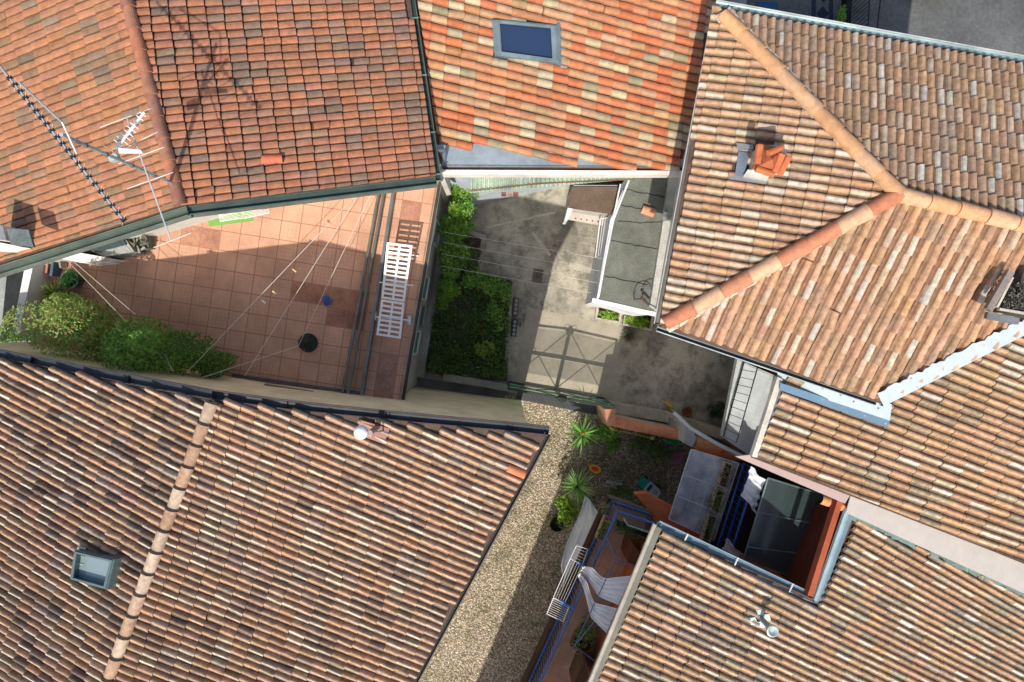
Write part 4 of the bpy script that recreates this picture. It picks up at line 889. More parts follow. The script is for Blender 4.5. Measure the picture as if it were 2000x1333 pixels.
# garden bed
mb = MB(); mb.face([P(x, y, .05) for x, y in [(874, 372), (925, 372), (916, 456), (944, 464), (937, 533), (1002, 545), (990, 745), (872, 736), (833, 726), (858, 600)]], (.19, .15, .11))
o = mb.build('garden_soil', 'soil');
if o.data.polygons[0].normal.z < 0: o.data.flip_normals()
struct(o)
def kerb(pts, w, z1, c, label, name='kerb', cat='kerb'):
    m = MB(); strip(m, pts, w, 0, z1, c); return tag(m.build(name, 'concrete'), label, cat)
kerb([(914, 453), (945, 463), (936, 534)], .13, .22, (.36, .34, .29), 'short concrete kerb around the top corner of the garden bed')
kerb([(936, 534), (1001, 545), (996, 600), (990, 700)], .11, .2, (.32, .31, .26), 'concrete kerb along the right side of the garden bed')
kerb([(872, 738), (930, 747), (990, 758)], .2, .35, (.34, .33, .26), 'mossy low wall closing the bottom of the garden bed', 'low_wall', 'wall')
kerb([(873, 378), (856, 510)], .14, .3, (.44, .43, .38), 'upper stretch of the concrete ledge below the terrace wall', 'ledge', 'ledge')
kerb([(856, 514), (821, 731)], .22, .25, (.42, .41, .36), 'lower stretch of the concrete ledge below the terrace wall', 'ledge', 'ledge')
mb = MB(); poly = [(845, 600), (870, 520), (935, 540), (1000, 550), (990, 740), (872, 732), (836, 724)]
cnt = 0
while cnt < 7500:
    x, y = rng.uniform(830, 1002), rng.uniform(500, 742)
    if not inpoly(x, y, poly): continue
    dens = .5+.5*math.sin(x*.05+y*.021)*math.sin(y*.045-x*.02)
    if (y < 615 and x < 925 and rng.random() < .7) or rng.random() > dens+.25: continue
    cnt += 1; mb.leaf(P(x, y, rng.uniform(.05, .38)), rng.uniform(.06, .13), tuple(v*rng.uniform(.6, 1.3) for v in rng.choice(GDK+G1[:2])), .8)
tag(mb.build('ground_cover', 'leaf'), 'dark leafy ground cover filling the garden bed', 'ground cover', kind='stuff')
t = thing('climbing_hedge', 'tall leafy hedge along the garden ledge, its top bright green in the sun', 'hedge', P(890, 470, 0))
mb = MB()
for (x, y, rx, ry, h) in ((906, 372, .36, .34, 2.3), (903, 408, .36, .40, 2.0), (893, 446, .40, .42, 1.7), (886, 486, .38, .42, 1.6), (880, 524, .34, .40, 1.5), (876, 562, .28, .36, 1.3), (866, 580, .2, .3, 1.1)):
    c = P(x, y, h*.62); mb.leaves(c, (rx*1.08, ry*1.05, h*.42), 1500, .085, G1+G2[:2], .55, .4)
mb.build('crown', 'leaf', t)
mb = MB()
for (x, y) in ((912, 392), (904, 430), (896, 474), (890, 520)): p = P(x, y, 0); mb.tube([p, p+Vector((rng.gauss(0, .06), .05, 1.3))], .03, (.12, .09, .06), 6, r1=.012)
mb.build('trunk', 'wood', t)
bush('rose_bush', (915, 505), 0, (.35, .4), 1.0, 500, .075, GDK+[(.22, .07, .06)], 'loose bush with reddish shoots against the hedge')
bush('garden_shrub', (925, 545), 0, (.38, .34), 1.0, 750, .085, G1, 'rounded green shrub at the inner corner of the bed')
bush('garden_shrub', (975, 562), 0, (.42, .38), .95, 800, .085, G1, 'broad green shrub beside the bed kerb')
bush('garden_shrub', (968, 612), 0, (.36, .45), .8, 620, .08, G1, 'low green shrub near the tile-edged pots')
bush('garden_shrub', (855, 700), 0, (.26, .45), .8, 520, .07, GDK, 'dark feathery shrub at the lower left corner of the bed')
bush('lime_shrub', (945, 678), 0, (.26, .36), .7, 240, .12, [(.20, .32, .05), (.26, .36, .07), (.14, .25, .04)], 'small yellow-green shrub in the middle of the dark bed', core=.1)
for (x, y, c, lb) in ((1007, 600, (.10, .08, .07), 'dark pierced planter block beside the upper garden kerb'), (1004, 641, (.05, .06, .07), 'black pierced planter block beside the lower garden kerb')):
    t = thing('planter_block', lb, 'planter', P(x, y, 0)); mb = MB(); mb.box(P(x, y, .12), (.16, .5, .24), c, R(-5)); mb.build('body', 'concrete', t)
    mb = MB()
    for k in range(4): mb.lathe(P(x+2-k*.8, y-12+k*8, .242), [(.05, 0), (.05, .006), (.035, .006)], (.30, .30, .29), 12)
    mb.build('ring', 'concrete', t)
# planters by the shed
for q, lb, pal_, n_, cxy, rr in (([(1168, 592), (1214, 600), (1210, 630), (1164, 622)], 'rectangular stone planter with small bright plants, nearer the gate shadow', G2+G1, 420, (1190, 614), (.26, .14)), ([(1224, 602), (1275, 612), (1272, 645), (1218, 634)], 'rectangular stone planter overflowing with lime green leaves by the roof corner', G2, 620, (1247, 628), (.36, .22))):
    t = thing('stone_planter', lb, 'planter', P(*cxy, 0), 'planters beside the shed')
    mb = MB(); mb.slab([P(x, y, .32).xy.to_3d() for x, y in q], (0, 0, 1), 0, .28, (.45, .40, .33)); strip(mb, q+[q[0]], .05, .25, .36, (.52, .47, .40)); mb.build('trough', 'concrete', t)
    mb = MB(); mb.slab([P(x, y, .3).xy.to_3d() for x, y in [(q[0][0]+4, q[0][1]+4), (q[1][0]-3, q[1][1]+4), (q[2][0]-4, q[2][1]-4), (q[3][0]+4, q[3][1]-3)]], (0, 0, 1), .28, .3, (.05, .04, .03)); mb.build('soil', 'soil', t)
    mb = MB(); mb.leaves(P(*cxy, .5), (rr[0], rr[1], .2), n_, .085, pal_, .6, .3); mb.build('plant', 'leaf', t)
t = thing('spiky_plant', 'dark spiky potted plant at the foot of the stone planter', 'plant', P(1228, 655, 0))
mb = MB(); c = P(1228, 655, .25)
for k in range(150):
    a_ = rng.uniform(0, 6.28); e = rng.uniform(.1, 1.3); mb.blade(c, (math.cos(a_)*math.cos(e), math.sin(a_)*math.cos(e), math.sin(e)), rng.uniform(.18, .34), .010, rng.choice([(.10, .13, .06), (.06, .09, .04), (.2, .2, .12), (.16, .1, .07)]), .7)
mb.build('leaf_tuft', 'leaf', t); mb = MB(); mb.lathe(P(1228, 655, 0), [(.09, 0), (.12, .25)], (.25, .12, .07), 14); mb.build('pot', 'concrete', t)
# washing wires over the yard
t = thing('clothes_line', 'four taut white washing wires strung across the concrete yard', 'washing line', P(1020, 500, 1.9))
for (a, b) in (((868, 454), (1178, 506)), ((866, 474), (1172, 530)), ((862, 496), (1168, 553)), ((860, 520), (1164, 574))):
    mb = MB(); mb.tube([P(a[0]+(b[0]-a[0])*k/10, a[1]+(b[1]-a[1])*k/10, 1.9-.08*math.sin(math.pi*k/10)) for k in range(11)], .0045, (.62, .62, .58), 4); mb.build('wire', 'paint', t)
mb = MB(); p = P(1016, 635, .006); mb.lathe(p, [(.03, 0), (.03, .01)], (.02, .05, .06), 10); tag(mb.build('drain_plug', 'concrete'), 'tiny dark round plug in the yard beside the paving', 'drain plug'); mb = MB()
for (x, y, w_, h_) in ((1050, 540, .3, .42),): mb.box(P(x, y, .006), (w_, h_, .012), (.17, .15, .12), R(-8)); mb.box(P(x, y, .014), (.1, .1, .004), (.18, .10, .05), R(-8))
tag(mb.build('drain_cover', 'concrete'), 'rusty square drain cover set in the shaded concrete', 'drain cover')
# gate: two leaves, braced
GN = (.05, .22, .13); DK = (.035, .05, .04)
t = thing('metal_gate', 'green double driveway gate with crossed braces and scrolls on top', 'gate', P(1090, 757, 0))
ga, gb = P(993, 746, 0), P(1178, 778, 0)
gm_ = (ga+gb)/2; GH = 2.35
d = (gb-ga).normalized(); gn = Vector((-d.y, d.x, 0))
up = Vector((0, 0, 1))
net, nt_, nb = nodes('gate_net'); nb.inputs['Base Color'].default_value = (.13, .52, .33, 1); nb.inputs['Alpha'].default_value = .5; nb.inputs['Roughness'].default_value = .7
for a, b in ((ga, gm_-d*.02), (gm_+d*.02, gb)):
    mb = MB(); lf = (a-gm_).length > (b-gm_).length
    o_, i_ = (a, b) if lf else (b, a)
    T = lambda p, z: p+up*z
    ho = GH*.96
    mb.tube([T(o_, .06), T(o_, ho)], .032, DK, 6); mb.tube([T(i_, .04), T(i_, GH+.1)], .036, DK, 6)
    mb.tube([T(o_, ho), T(i_, GH)], .034, DK, 6); mb.tube([T(o_, .08), T(i_, .08)], .03, DK, 6)
    mb.slab([T(o_, 1.18), T(i_, 1.2), T(i_, 1.32), T(o_, 1.30)], gn, -.02, .02, DK)
    leaf = mb.build('gate_leaf', 'metal', t)
    mb = MB(); mb.tube([T(o_, .1), T(i_, GH-.1)], .013, DK, 5); mb.tube([T(i_, .1), T(o_, ho-.05)], .013, DK, 5); mb.build('brace', 'metal', leaf)
    mb = MB(); mb.face([T(o_, .45), T(i_, .45), T(i_, 1.15), T(o_, 1.15)], GN); mb.face([T(o_, 1.35), T(i_, 1.35), T(i_, GH-.1), T(o_, ho-.1)], GN); mb.build('panel', net, leaf)
    mb = MB(); sg = -1 if lf else 1
    mb.tube([T(i_, GH+.1)+d*sg*.02+d*sg*.07*(1-math.cos(k*.6))+up*(.07*math.sin(k*.6)) for k in range(10)], .009, DK, 5); mb.lathe(T(i_, GH-.12), [(.06, 0), (.11, .06), (.06, .12)], DK, 8); mb.build('scroll', 'metal', leaf)
mb = MB(); a = P(1010, 772, .006); b = P(1182, 806, .006); dd = (b-a).normalized(); ss = Vector((-dd.y, dd.x, 0))*.12
mb.slab([a-ss, b-ss, b+ss, a+ss], up, 0, .006, (.02, .022, .022))
for k in range(70): p = a+(b-a)*(k+.5)/70; mb.slab([p-ss-dd*.006, p-ss+dd*.006, p+ss+dd*.006, p+ss-dd*.006], up, .006, .018, (.13, .14, .14))
tag(mb.build('drain_channel', 'metal'), 'long black slotted drain in front of the green gate', 'drain')
# walls right of the gate
TCc = [(.50, .19, .10), (.46, .17, .09), (.56, .24, .13)]
t = thing('boundary_wall', 'pale concrete wall topped with half-round terracotta coping, from the gate pillar to the white post', 'wall', P(1270, 830, 0))
mb = MB(); strip(mb, [(1196, 822), (1340, 852)], .22, 0, 1.5, (.42, .38, .31)); mb.build('wall', 'concrete', t)
mb = MB(); capline(mb, [P(1200, 824, 1.5), P(1338, 852, 1.5)], .15, TCc, .75, .94); mb.build('coping', 'tile_new', t)
mb = MB(); strip(mb, [(1186, 795), (1300, 815), (1408, 848)], .3, 0, .55, (.46, .42, .34)); tag(mb.build('low_wall', 'concrete'), 'low concrete ledge along the foot of the shaded yard', 'wall')
t = thing('boundary_wall', 'short wall with half-round terracotta coping beyond the white post, under the grey pipe', 'wall', P(1400, 880, 0))
mb = MB(); strip(mb, [(1362, 868), (1448, 896)], .22, 0, 2.2, (.40, .34, .28)); mb.build('wall', 'concrete', t)
mb = MB(); capline(mb, [P(1358, 867, 2.2), P(1446, 897, 2.2)], .15, [(.54, .20, .09), (.48, .17, .08)], .75, .94); mb.build('coping', 'tile_new', t)
mb = MB(); mb.prism([(1180, 800), (1202, 800), (1202, 832), (1186, 832)], 0, 1.85, (.46, .28, .20), ctop=(.50, .24, .16)); tag(mb.build('gate_pillar', 'concrete'), 'weathered brick pillar at the right end of the gate', 'pillar')
mb = MB(); mb.prism([(1338, 832), (1352, 834), (1360, 858), (1352, 874), (1336, 866)], 0, 2.3, (.44, .44, .42)); tag(mb.build('wall_post', 'plaster'), 'pale plastered post between the two terracotta copings', 'post')
mb = MB(); mb.tube([P(1316, 806, 2.4), P(1350, 838, 2.6), P(1398, 866, 2.8), P(1450, 892, 3.0)], .05, (.50, .54, .56), 8); mb.tube([P(1312, 800, 2.4), P(1352, 842, 2.6)], .02, (.2, .2, .19), 6); tag(mb.build('grey_pipe', 'paint'), 'pale grey pipe slanting over the terracotta coped wall', 'pipe')
mb = MB(); mb.lathe(P(1338, 803, 0), [(.1, 0), (.14, .2), (.15, .22), (.12, .22), (.1, .15)], (.30, .11, .06), 16); tag(mb.build('terracotta_pot', 'concrete'), 'small empty terracotta pot by the yard ledge', 'pot')
t = thing('yellow_toy', 'small yellow plastic toy lying at the foot of the yard', 'toy', P(1308, 790, 0))
mb = MB(); c = P(1306, 790, .1); mb.box(c, (.22, .09, .08), (.62, .36, .03), R(-35)); mb.box(c+Vector((-.08, .08, .02)), (.12, .04, .05), (.66, .42, .05), R(30)); mb.box(c+Vector((.07, -.1, .0)), (.05, .16, .05), (.5, .3, .03), R(-10)); mb.build('body', 'paint', t)
bush('potted_shrub', (1403, 803), 0, (.26, .28), .7, 700, .06, [(.02, .06, .035), (.03, .08, .04), (.015, .05, .03)], 'round very dark shrub below the tiled landing')
# landing with black railing
t = thing('balcony', 'pale grey tiled landing with a thin black railing beside the low tan roof', 'balcony', P(1460, 790, 2.8))
LA = [(1440, 702), (1518, 736), (1468, 893), (1410, 853)]
mb = MB(); mb.prism(LA, 2.8, 2.99, (.45, .47, .45)); mb.build('slab', 'concrete', t)
o1 = P(1450, 720, 3); e1 = P(1490, 736, 3)-o1
mb = MB(); mb.face([P(x, y, 3.0) for x, y in reversed([(1449, 708), (1514, 738), (1466, 888), (1418, 853)])], (0, 0, 0)); o = mb.build('floor', paver_mat('grey_tiles', (.42, .46, .47), (.46, .50, .50), (.30, .33, .33), o1, .36, .36, math.atan2(e1.y, e1.x), 0, .02), t)
if o.data.polygons[0].normal.z < 0: o.data.flip_normals()
mb = MB(); rail(mb, [P(1452, 708, 3.0), P(1412, 852, 3.0)], 1.0, .19, .0075, (.02, .02, .025), rb=.015, rails=(.04, 1.0)); mb.build('railing', 'metal', t)
# ================================================================== COURTYARD AND BALCONIES
BL = (.03, .10, .34); BLb = (.06, .20, .55)
def rosette(name, px, z0, n, L, w, pal_, label, droop=.7, e0=.1, e1=1.2, pot=None, trunk=0.25, cat='palm'):
    c = P(*px, z0+trunk); t = thing(name, label, cat, (c.x, c.y, z0)); m = MB()
    for k in range(n):
        a_ = k*2.399+rng.gauss(0, .1); e = e0+(e1-e0)*rng.random(); cc = rng.choice(pal_); g = rng.uniform(.7, 1.3)
        m.blade(c, (math.cos(a_)*math.cos(e), math.sin(a_)*math.cos(e), math.sin(e)), L*rng.uniform(.75, 1.1), w, (cc[0]*g, cc[1]*g, cc[2]*g), droop, 6)
    m.build('fronds', 'leaf', t)
    m = MB(); m.lathe((c.x, c.y, z0), [(.07, 0), (.08, trunk)], (.16, .11, .07), 10); m.build('trunk', 'wood', t)
    if pot: m = MB(); m.lathe((c.x, c.y, z0), [(.13, 0), (.17, .28), (.18, .3), (.15, .3)], pot, 16); m.build('pot', 'concrete', t)
    return t
# cycad with feathery fronds
t = rosette('cycad', (1138, 847), 0, 46, .60, .030, [(.13, .34, .04), (.08, .22, .03), (.18, .42, .07), (.05, .13, .02)], 'bright green cycad with broad radiating leaves beside the alley', 1.1, .05, 1.0, trunk=.8, cat='cycad')
mb = MB(); c = P(1138, 847, .86); mb.lathe(c, [(.06, -.05), (.07, 0), (.03, .05)], (.38, .16, .06), 9); mb.build('heart', 'wood', t)
rosette('yucca', (1128, 950), 0, 130, .60, .018, [(.24, .42, .12), (.18, .34, .10), (.36, .52, .24), (.10, .20, .05)], 'spiky pale green yucca with narrow leaves, between the alley and the toy boat', .5, .1, 1.3, trunk=1.1, cat='yucca')
bush('lime_shrub', (1108, 998), 0, (.36, .40), 1.7, 560, .12, [(.20, .34, .03), (.12, .24, .02), (.28, .40, .05), (.06, .14, .02)], 'leafy lime green shrub beside the black pot in the alley', core=.3)
t = thing('plant_pot', 'round black empty plant pot on the alley pebbles', 'pot', P(1086, 1020, 0)); mb = MB(); mb.lathe(P(1086, 1020, 0), [(.14, 0), (.19, .3), (.2, .32), (.17, .32), (.16, .2), (.01, .19)], (.02, .025, .02), 20); mb.build('pot', 'concrete', t)
rosette('strap_leaf_plant', (998, 792), 0, 26, .36, .014, [(.14, .26, .06), (.28, .34, .18), (.10, .2, .05)], 'strap leaved plant in the corner by the left end of the gate', .8, .4, 1.3, trunk=.15, cat='plant')
mb = MB(); p0, p1 = P(1000, 808, .3), P(985, 826, .5); mb.tube([p0, p1], .05, (.03, .06, .05), 8); tag(mb.build('downpipe', 'metal'), 'dark green downpipe stub at the corner of the cream wall', 'pipe')
for i, (x, y, rx, ry, h, n_, pl_, lb) in enumerate(((1185, 845, .42, .32, .9, 700, G1, 'green shrub behind the gate pillar'), (1200, 868, .26, .26, .5, 260, [(.12, .3, .03), (.08, .22, .02)], 'small bright shrub below the terracotta coping'), (1258, 868, .5, .3, .8, 800, GDK, 'dark shrub under the middle of the terracotta coped wall'), (1292, 888, .45, .3, .6, 500, GDK, 'low dark shrub beside the pink lid'), (1212, 962, .35, .26, .5, 420, GDK, 'low dark shrub between the white toys and blue railing'))):
    bush('courtyard_shrub', (x, y), 0, (rx, ry), h, n_, .085, pl_, lb)
# toys
t = thing('toy_tray', 'red and yellow oval plastic toy tray on the pebbles', 'toy', P(1162, 916, 0)); c = P(1162, 916, .3)
def oval(mb, c, a, b, z0, z1, col, rz=0, n=20):
    pts = [Vector((c.x+a*math.cos(k)*math.cos(rz)-b*math.sin(k)*math.sin(rz), c.y+a*math.cos(k)*math.sin(rz)+b*math.sin(k)*math.cos(rz), 0)) for k in [i*2*math.pi/n for i in range(n)]]
    mb.slab(pts, (0, 0, 1), z0, z1, col)
mb = MB(); oval(mb, c, .18, .12, .28, .33, (.75, .36, .02), R(-20)); mb.build('rim', 'paint', t); mb = MB(); oval(mb, c, .11, .065, .33, .345, (.62, .04, .02), R(-20)); mb.tube([c, Vector((c.x, c.y, 0))], .04, (.6, .3, .02), 8); mb.build('seat', 'paint', t)
t = thing('ride_on_car', 'teal and white ride-on toy car in the shaded courtyard', 'toy car', P(1270, 953, 0)); rz = R(-38)
c = P(1272, 955, .14); Rm = Matrix.Rotation(rz, 3, 'Z')
mb = MB(); pts = [c+Rm @ Vector(v) for v in ((-.2, -.15, 0), (.16, -.15, 0), (.26, -.06, 0), (.26, .06, 0), (.16, .15, 0), (-.2, .15, 0))]; mb.slab(pts, up, -.05, .14, (.46, .52, .54)); mb.build('body', 'paint', t)
mb = MB(); pts = [c+Rm @ Vector(v) for v in ((-.42, -.14, 0), (-.2, -.16, 0), (-.2, .16, 0), (-.42, .14, 0))]; mb.slab(pts, up, -.05, .1, (.02, .26, .24)); mb.slab([c+Rm @ Vector(v) for v in ((-.15, -.1, 0), (-.08, -.1, 0), (-.08, .1, 0), (-.15, .1, 0))], up, .14, .2, (.02, .03, .035)); mb.build('seat', 'paint', t)
for sx, sy in ((-.3, .17), (-.3, -.17), (.16, .17), (.16, -.17)):
    mb = MB(); w = c+Rm @ Vector((sx, sy, -.06)); ax = Rm @ Vector((0, .03, 0)); mb.tube([w-ax, w+ax], .075, (.02, .02, .02), 12); mb.build('wheel', 'paint', t)
mb = MB(); w = c+Rm @ Vector((.1, 0, .17)); mb.tube([w+Rm @ Vector((math.cos(k)*.05, math.sin(k)*.05, 0)) for k in [i*.7 for i in range(10)]], .01, (.03, .03, .03), 5); mb.build('steering_wheel', 'paint', t)
t = thing('white_scooter', 'small pale toy scooter lying in the shade left of the toy car', 'toy', P(1200, 944, 0))
mb = MB(); c = P(1200, 944, .12); mb.box(c, (.5, .09, .05), (.34, .37, .38), R(-12)); mb.build('deck', 'paint', t); mb = MB(); mb.tube([c+Vector((-.06, .02, .0)), c+Vector((-.1, .0, .35))], .014, (.4, .42, .45), 6); mb.tube([c+Vector((-.2, .08, .35)), c+Vector((.0, -.08, .35))], .014, (.3, .33, .4), 6); mb.build('handle', 'paint', t)
for sx in (-.24, .24):
    mb = MB(); w = c+Vector((sx*.98, -sx*.2, -.04)); mb.tube([w-Vector((0, .02, 0)), w+Vector((0, .02, 0))], .06, (.04, .04, .05), 12); mb.build('wheel', 'paint', t)
mb = MB(); mb.lathe(P(1321, 893, .25), [(.02, 0), (.2, .0), (.22, .03), (.2, .05), (.05, .06), (.03, .08)], (.30, .10, .16), 22); tag(mb.build('pink_lid', 'paint'), 'round dusky pink tub lid near the clear canopy', 'lid')
mb = MB()
for k in range(9): a = P(1296+k*3, 858+k*.8+rng.uniform(-3, 3), .5+rng.uniform(0, .1)); mb.tube([a, a+Vector((rng.uniform(.1, .2), rng.uniform(-.1, .05), .05))], .03, rng.choice([(.02, .20, .09), (.03, .28, .14), (.12, .35, .22)]), 6)
tag(mb.build('green_net', 'cloth'), 'crumpled green netting under the terracotta coped wall', 'net')
mb = MB(); mb.tube([P(1175, 822, 1.3), P(1195, 840, 1.25), P(1240, 848, 1.2), P(1278, 858, 1.2)], .012, (.42, .36, .08), 5); mb.box(P(1274, 856, 1.2), (.1, .09, .05), (.40, .36, .10)); mb.box(P(1196, 838, 1.25), (.12, .05, .05), (.5, .4, .1), R(-30)); tag(mb.build('hose', 'paint'), 'thin yellow hose hung along the coped wall', 'hose')
# west balcony
BZ = 3.0
hW = thing('balcony', 'long brown tiled balcony with blue railings along the orange house', 'balcony', P(1170, 1150, BZ))
BP = [(1192, 974), (1268, 1000), (1262, 1060), (1120, 1400), (1010, 1400)]
mb = MB(); mb.prism(BP, BZ-.25, BZ-.01, (.20, .14, .10)); mb.build('slab', 'concrete', hW)
ob = P(1200, 1080, BZ); eb = P(1150, 1190, BZ)-ob
mb = MB(); mb.face([P(x, y, BZ) for x, y in reversed([(1196, 985), (1262, 1005), (1256, 1060), (1130, 1400), (1022, 1400)])], (0, 0, 0)); o = mb.build('floor', paver_mat('brown_tiles', (.44, .27, .18), (.50, .31, .21), (.16, .11, .08), ob, .23, .23, math.atan2(eb.y, eb.x), 0, .02), hW)
if o.data.polygons[0].normal.z < 0: o.data.flip_normals()
mb = MB(); strip(mb, [(1190, 978), (1105, 1165), (1010, 1372)], .08, BZ-.3, BZ+.12, (.07, .045, .035)); strip(mb, [(1192, 975), (1268, 1000)], .06, BZ-.3, BZ+.08, (.2, .17, .14)); mb.build('coping', 'concrete', hW)
mb = MB(); rail(mb, [P(1194, 978, BZ+.05), P(1109, 1165, BZ+.05), P(1014, 1372, BZ+.05)], 1.0, .12, .012, (.05, .15, .46), rb=.026, rails=(.08, 1.0), c2=(.06, .18, .52)); rail(mb, [P(1194, 978, BZ+.05), P(1268, 1003, BZ+.05)], 1.0, .13, .009, BL, rb=.026, c2=BLb); mb.build('railing', 'metal', hW)
mb = MB(); ZP = 5.2                           # light frame for the curtains
def pt(x, y, z=ZP): return P(x, y, z)
for a, b in (((1186, 1050), (1202, 1092)), ((1202, 1092), (1252, 1110)), ((1202, 1092), (1122, 1262)), ((1122, 1262), (1160, 1290)), ((1120, 1263), (1166, 1208))): mb.tube([pt(*a, 4.6), pt(*b, 4.6)], .011, (.12, .24, .50), 5)
mb.build('awning_frame', 'metal', hW)
mb = MB(); q = [(1236, 1062), (1258, 1092), (1244, 1112), (1226, 1098)]; mb.prism(q, BZ, BZ+1.0, (.20, .08, .04)); tag(mb.build('cabinet', 'wood'), 'dark brown cabinet standing on the tiled balcony against the orange wall', 'cabinet')
mb = MB(); mb.prism([(1140, 1290), (1146, 1292), (1152, 1345), (1118, 1345)], BZ, BZ+.9, (.16, .10, .06), ctop=(.14, .09, .05)); tag(mb.build('wardrobe', 'wood'), 'tall narrow wooden cupboard at the bottom end of the balcony', 'cupboard')
def drape(name, grid, label, c=(.88, .88, .88), folds=7, amp=.05, mat='cloth', cat='curtain', nu=16, nv=26, thick=.0):
    """grid: rows of (px,py,z) control points, interpolated and rippled across"""
    m = MB(); r_ = len(grid)-1
    def q(u_, v_):
        i = min(r_-1, int(u_*r_)); f = u_*r_-i; row = []
        for g in (grid[i], grid[i+1]):
            k = len(g)-1; j = min(k-1, int(v_*k)); h = v_*k-j
            row.append(P(*g[j]).lerp(P(*g[j+1]), h))
        p = row[0].lerp(row[1], f)
        return p+up*(amp*math.sin(v_*folds*2*math.pi+u_*1.5+math.sin(u_*4+v_*3))*(.4+.6*u_)+amp*.7*math.sin(v_*folds*4.7+u_*7+1)*math.sin(u_*9+v_*5))+Vector((.02*math.sin(u_*9+v_*4), .02*math.sin(u_*7+1), 0))
    for i in range(nu):
        for j in range(nv):
            m.face([q(i/nu, j/nv), q((i+1)/nu, j/nv), q((i+1)/nu, (j+1)/nv), q(i/nu, (j+1)/nv)], c)
    return tag(m.build(name, mat, smooth=True), label, cat)
drape('curtain', [[(1136, 1108, 4.3), (1134, 1118, 4.3)], [(1158, 1108, 4.5), (1146, 1132, 4.2)], [(1182, 1128, 4.6), (1168, 1162, 4.5)], [(1240, 1124, 4.9), (1214, 1186, 4.9)]], 'upper of two white curtains gathered at the railing and fanning out under the roof edge', folds=5)
drape('curtain', [[(1131, 1118, 4.3), (1130, 1126, 4.3)], [(1148, 1140, 4.4), (1138, 1148, 4.2)], [(1162, 1176, 4.6), (1152, 1200, 4.5)], [(1208, 1190, 4.9), (1186, 1240, 4.9)]], 'white curtain knotted at the railing and falling toward the flower box, the lower of two', folds=5)
drape('tarpaulin', [[(1142, 970, 1.7), (1156, 982, 1.9)], [(1128, 1010, 2.0), (1174, 1010, 2.4)], [(1106, 1060, 2.2), (1150, 1070, 2.6)], [(1094, 1104, 2.3), (1126, 1118, 2.7)], [(1098, 1140, 2.3), (1104, 1172, 2.7)]], 'grey tarpaulin stretched between the balcony edge and the alley', (.60, .63, .64), folds=3, amp=.07, cat='tarpaulin')
t = thing('drying_rack', 'white wire clothes airer hanging outside the blue railing over the tarpaulin, the upper section', 'drying rack', P(1105, 1120, 4)); 
mb = MB(); S1 = [(1126, 1066), (1148, 1073), (1137, 1104), (1114, 1091)]; S2 = [(1114, 1091), (1137, 1104), (1102, 1180), (1081, 1167)]
for q_ in (S1, S2): mb.tube([P(*p, 4.0) for p in q_+[q_[0]]], .009, WH, 5)
mb.tube([P(1128, 1098, 4.02), P(1140, 1106, 4.02)], .03, BLb, 6); mb.build('frame', 'paint', t)
for q_, n2 in ((S1, 5), (S2, 5)):
    mb = MB()
    for k in range(1, n2):
        s_ = k/n2
        if q_ is S1: e0, e1 = lerp(q_[0], q_[3], s_), lerp(q_[1], q_[2], s_)
        else: e0, e1 = lerp(q_[0], q_[1], s_), lerp(q_[3], q_[2], s_)
        mb.tube([P(*e0, 4), P(*e1, 4)], .003, WH, 4)
    mb.build('wire_tray', 'paint', t)
t = thing('drying_rack', 'short white wire airer hanging outside the blue railing, the lower section', 'drying rack', P(1090, 1190, 4)); mb = MB(); A_, B_, C_, D_ = (1081, 1168), (1112, 1184), (1100, 1214), (1068, 1199)
mb.tube([P(*p, 4.0) for p in (A_, B_, C_, D_, A_)], .013, WH, 5); mb.tube([P(1092, 1173, 4), P(1122, 1190, 4)], .03, BLb, 6); mb.build('frame', 'paint', t)
mb = MB()
for k in range(1, 8):
    s_ = k/8; mb.tube([P(A_[0]+(D_[0]-A_[0])*s_, A_[1]+(D_[1]-A_[1])*s_, 4), P(B_[0]+(C_[0]-B_[0])*s_, B_[1]+(C_[1]-B_[1])*s_, 4)], .005, WH, 4)
mb.build('wire_tray', 'paint', t)
def trough(q, z, lb, pal_, n_, col=(.22, .12, .07), size=.06, h=.3, grp=None, name='flower_box'):
    c2 = (sum(p[0] for p in q)/4, sum(p[1] for p in q)/4); t = thing(name, lb, 'planter', P(*c2, z), grp)
    m = MB(); m.slab([P(*p, z+.22).xy.to_3d() for p in q], up, z, z+.18, (.04, .03, .025)); m.build('soil', 'soil', t)
    m = MB(); strip(m, q+[q[0]], .03, z, z+.22, col); m.build('trough', 'paint', t)
    a, b = P(*q[0], z), P(*q[2], z); cc = P(*c2, z+.3)
    ed = (P(*q[1], z)-P(*q[0], z)); ed2 = P(*q[3], z)-P(*q[0], z); L_ = ed if ed.length > ed2.length else ed2; s_ = ed2 if ed.length > ed2.length else ed
    m = MB()
    for k in range(n_):
        p = cc+L_*rng.uniform(-.48, .48)+s_*rng.gauss(0, .4)+up*rng.gauss(0, h*.25); cl = rng.choice(pal_); g = rng.uniform(.6, 1.3); m.leaf(p, size*rng.uniform(.6, 1.4), (cl[0]*g, cl[1]*g, cl[2]*g), .8)
    m.build('plant', 'leaf', t); return t
DRY = [(.16, .15, .08), (.10, .12, .06), (.24, .20, .12), (.06, .09, .03)]
trough([(1182, 1010), (1192, 1014), (1176, 1056), (1165, 1052)], BZ+.3, 'flower box with yellow green plants hooked inside the left balcony railing', DRY+G2[:2], 300, (.35, .22, .18))
trough([(1124, 1240), (1160, 1252), (1150, 1275), (1116, 1262)], BZ, 'low brown flower box at the lower end of the balcony', G1+[(.3, .25, .04), (.05, .12, .02)], 200, (.18, .07, .05), h=.4)
bush('balcony_shrub', (1142, 1232), BZ, (.30, .24), .8, 420, .07, G1[:2]+GDK+[(.30, .26, .05)], 'leafy shrub with yellow flowers beside the flower box on the balcony')
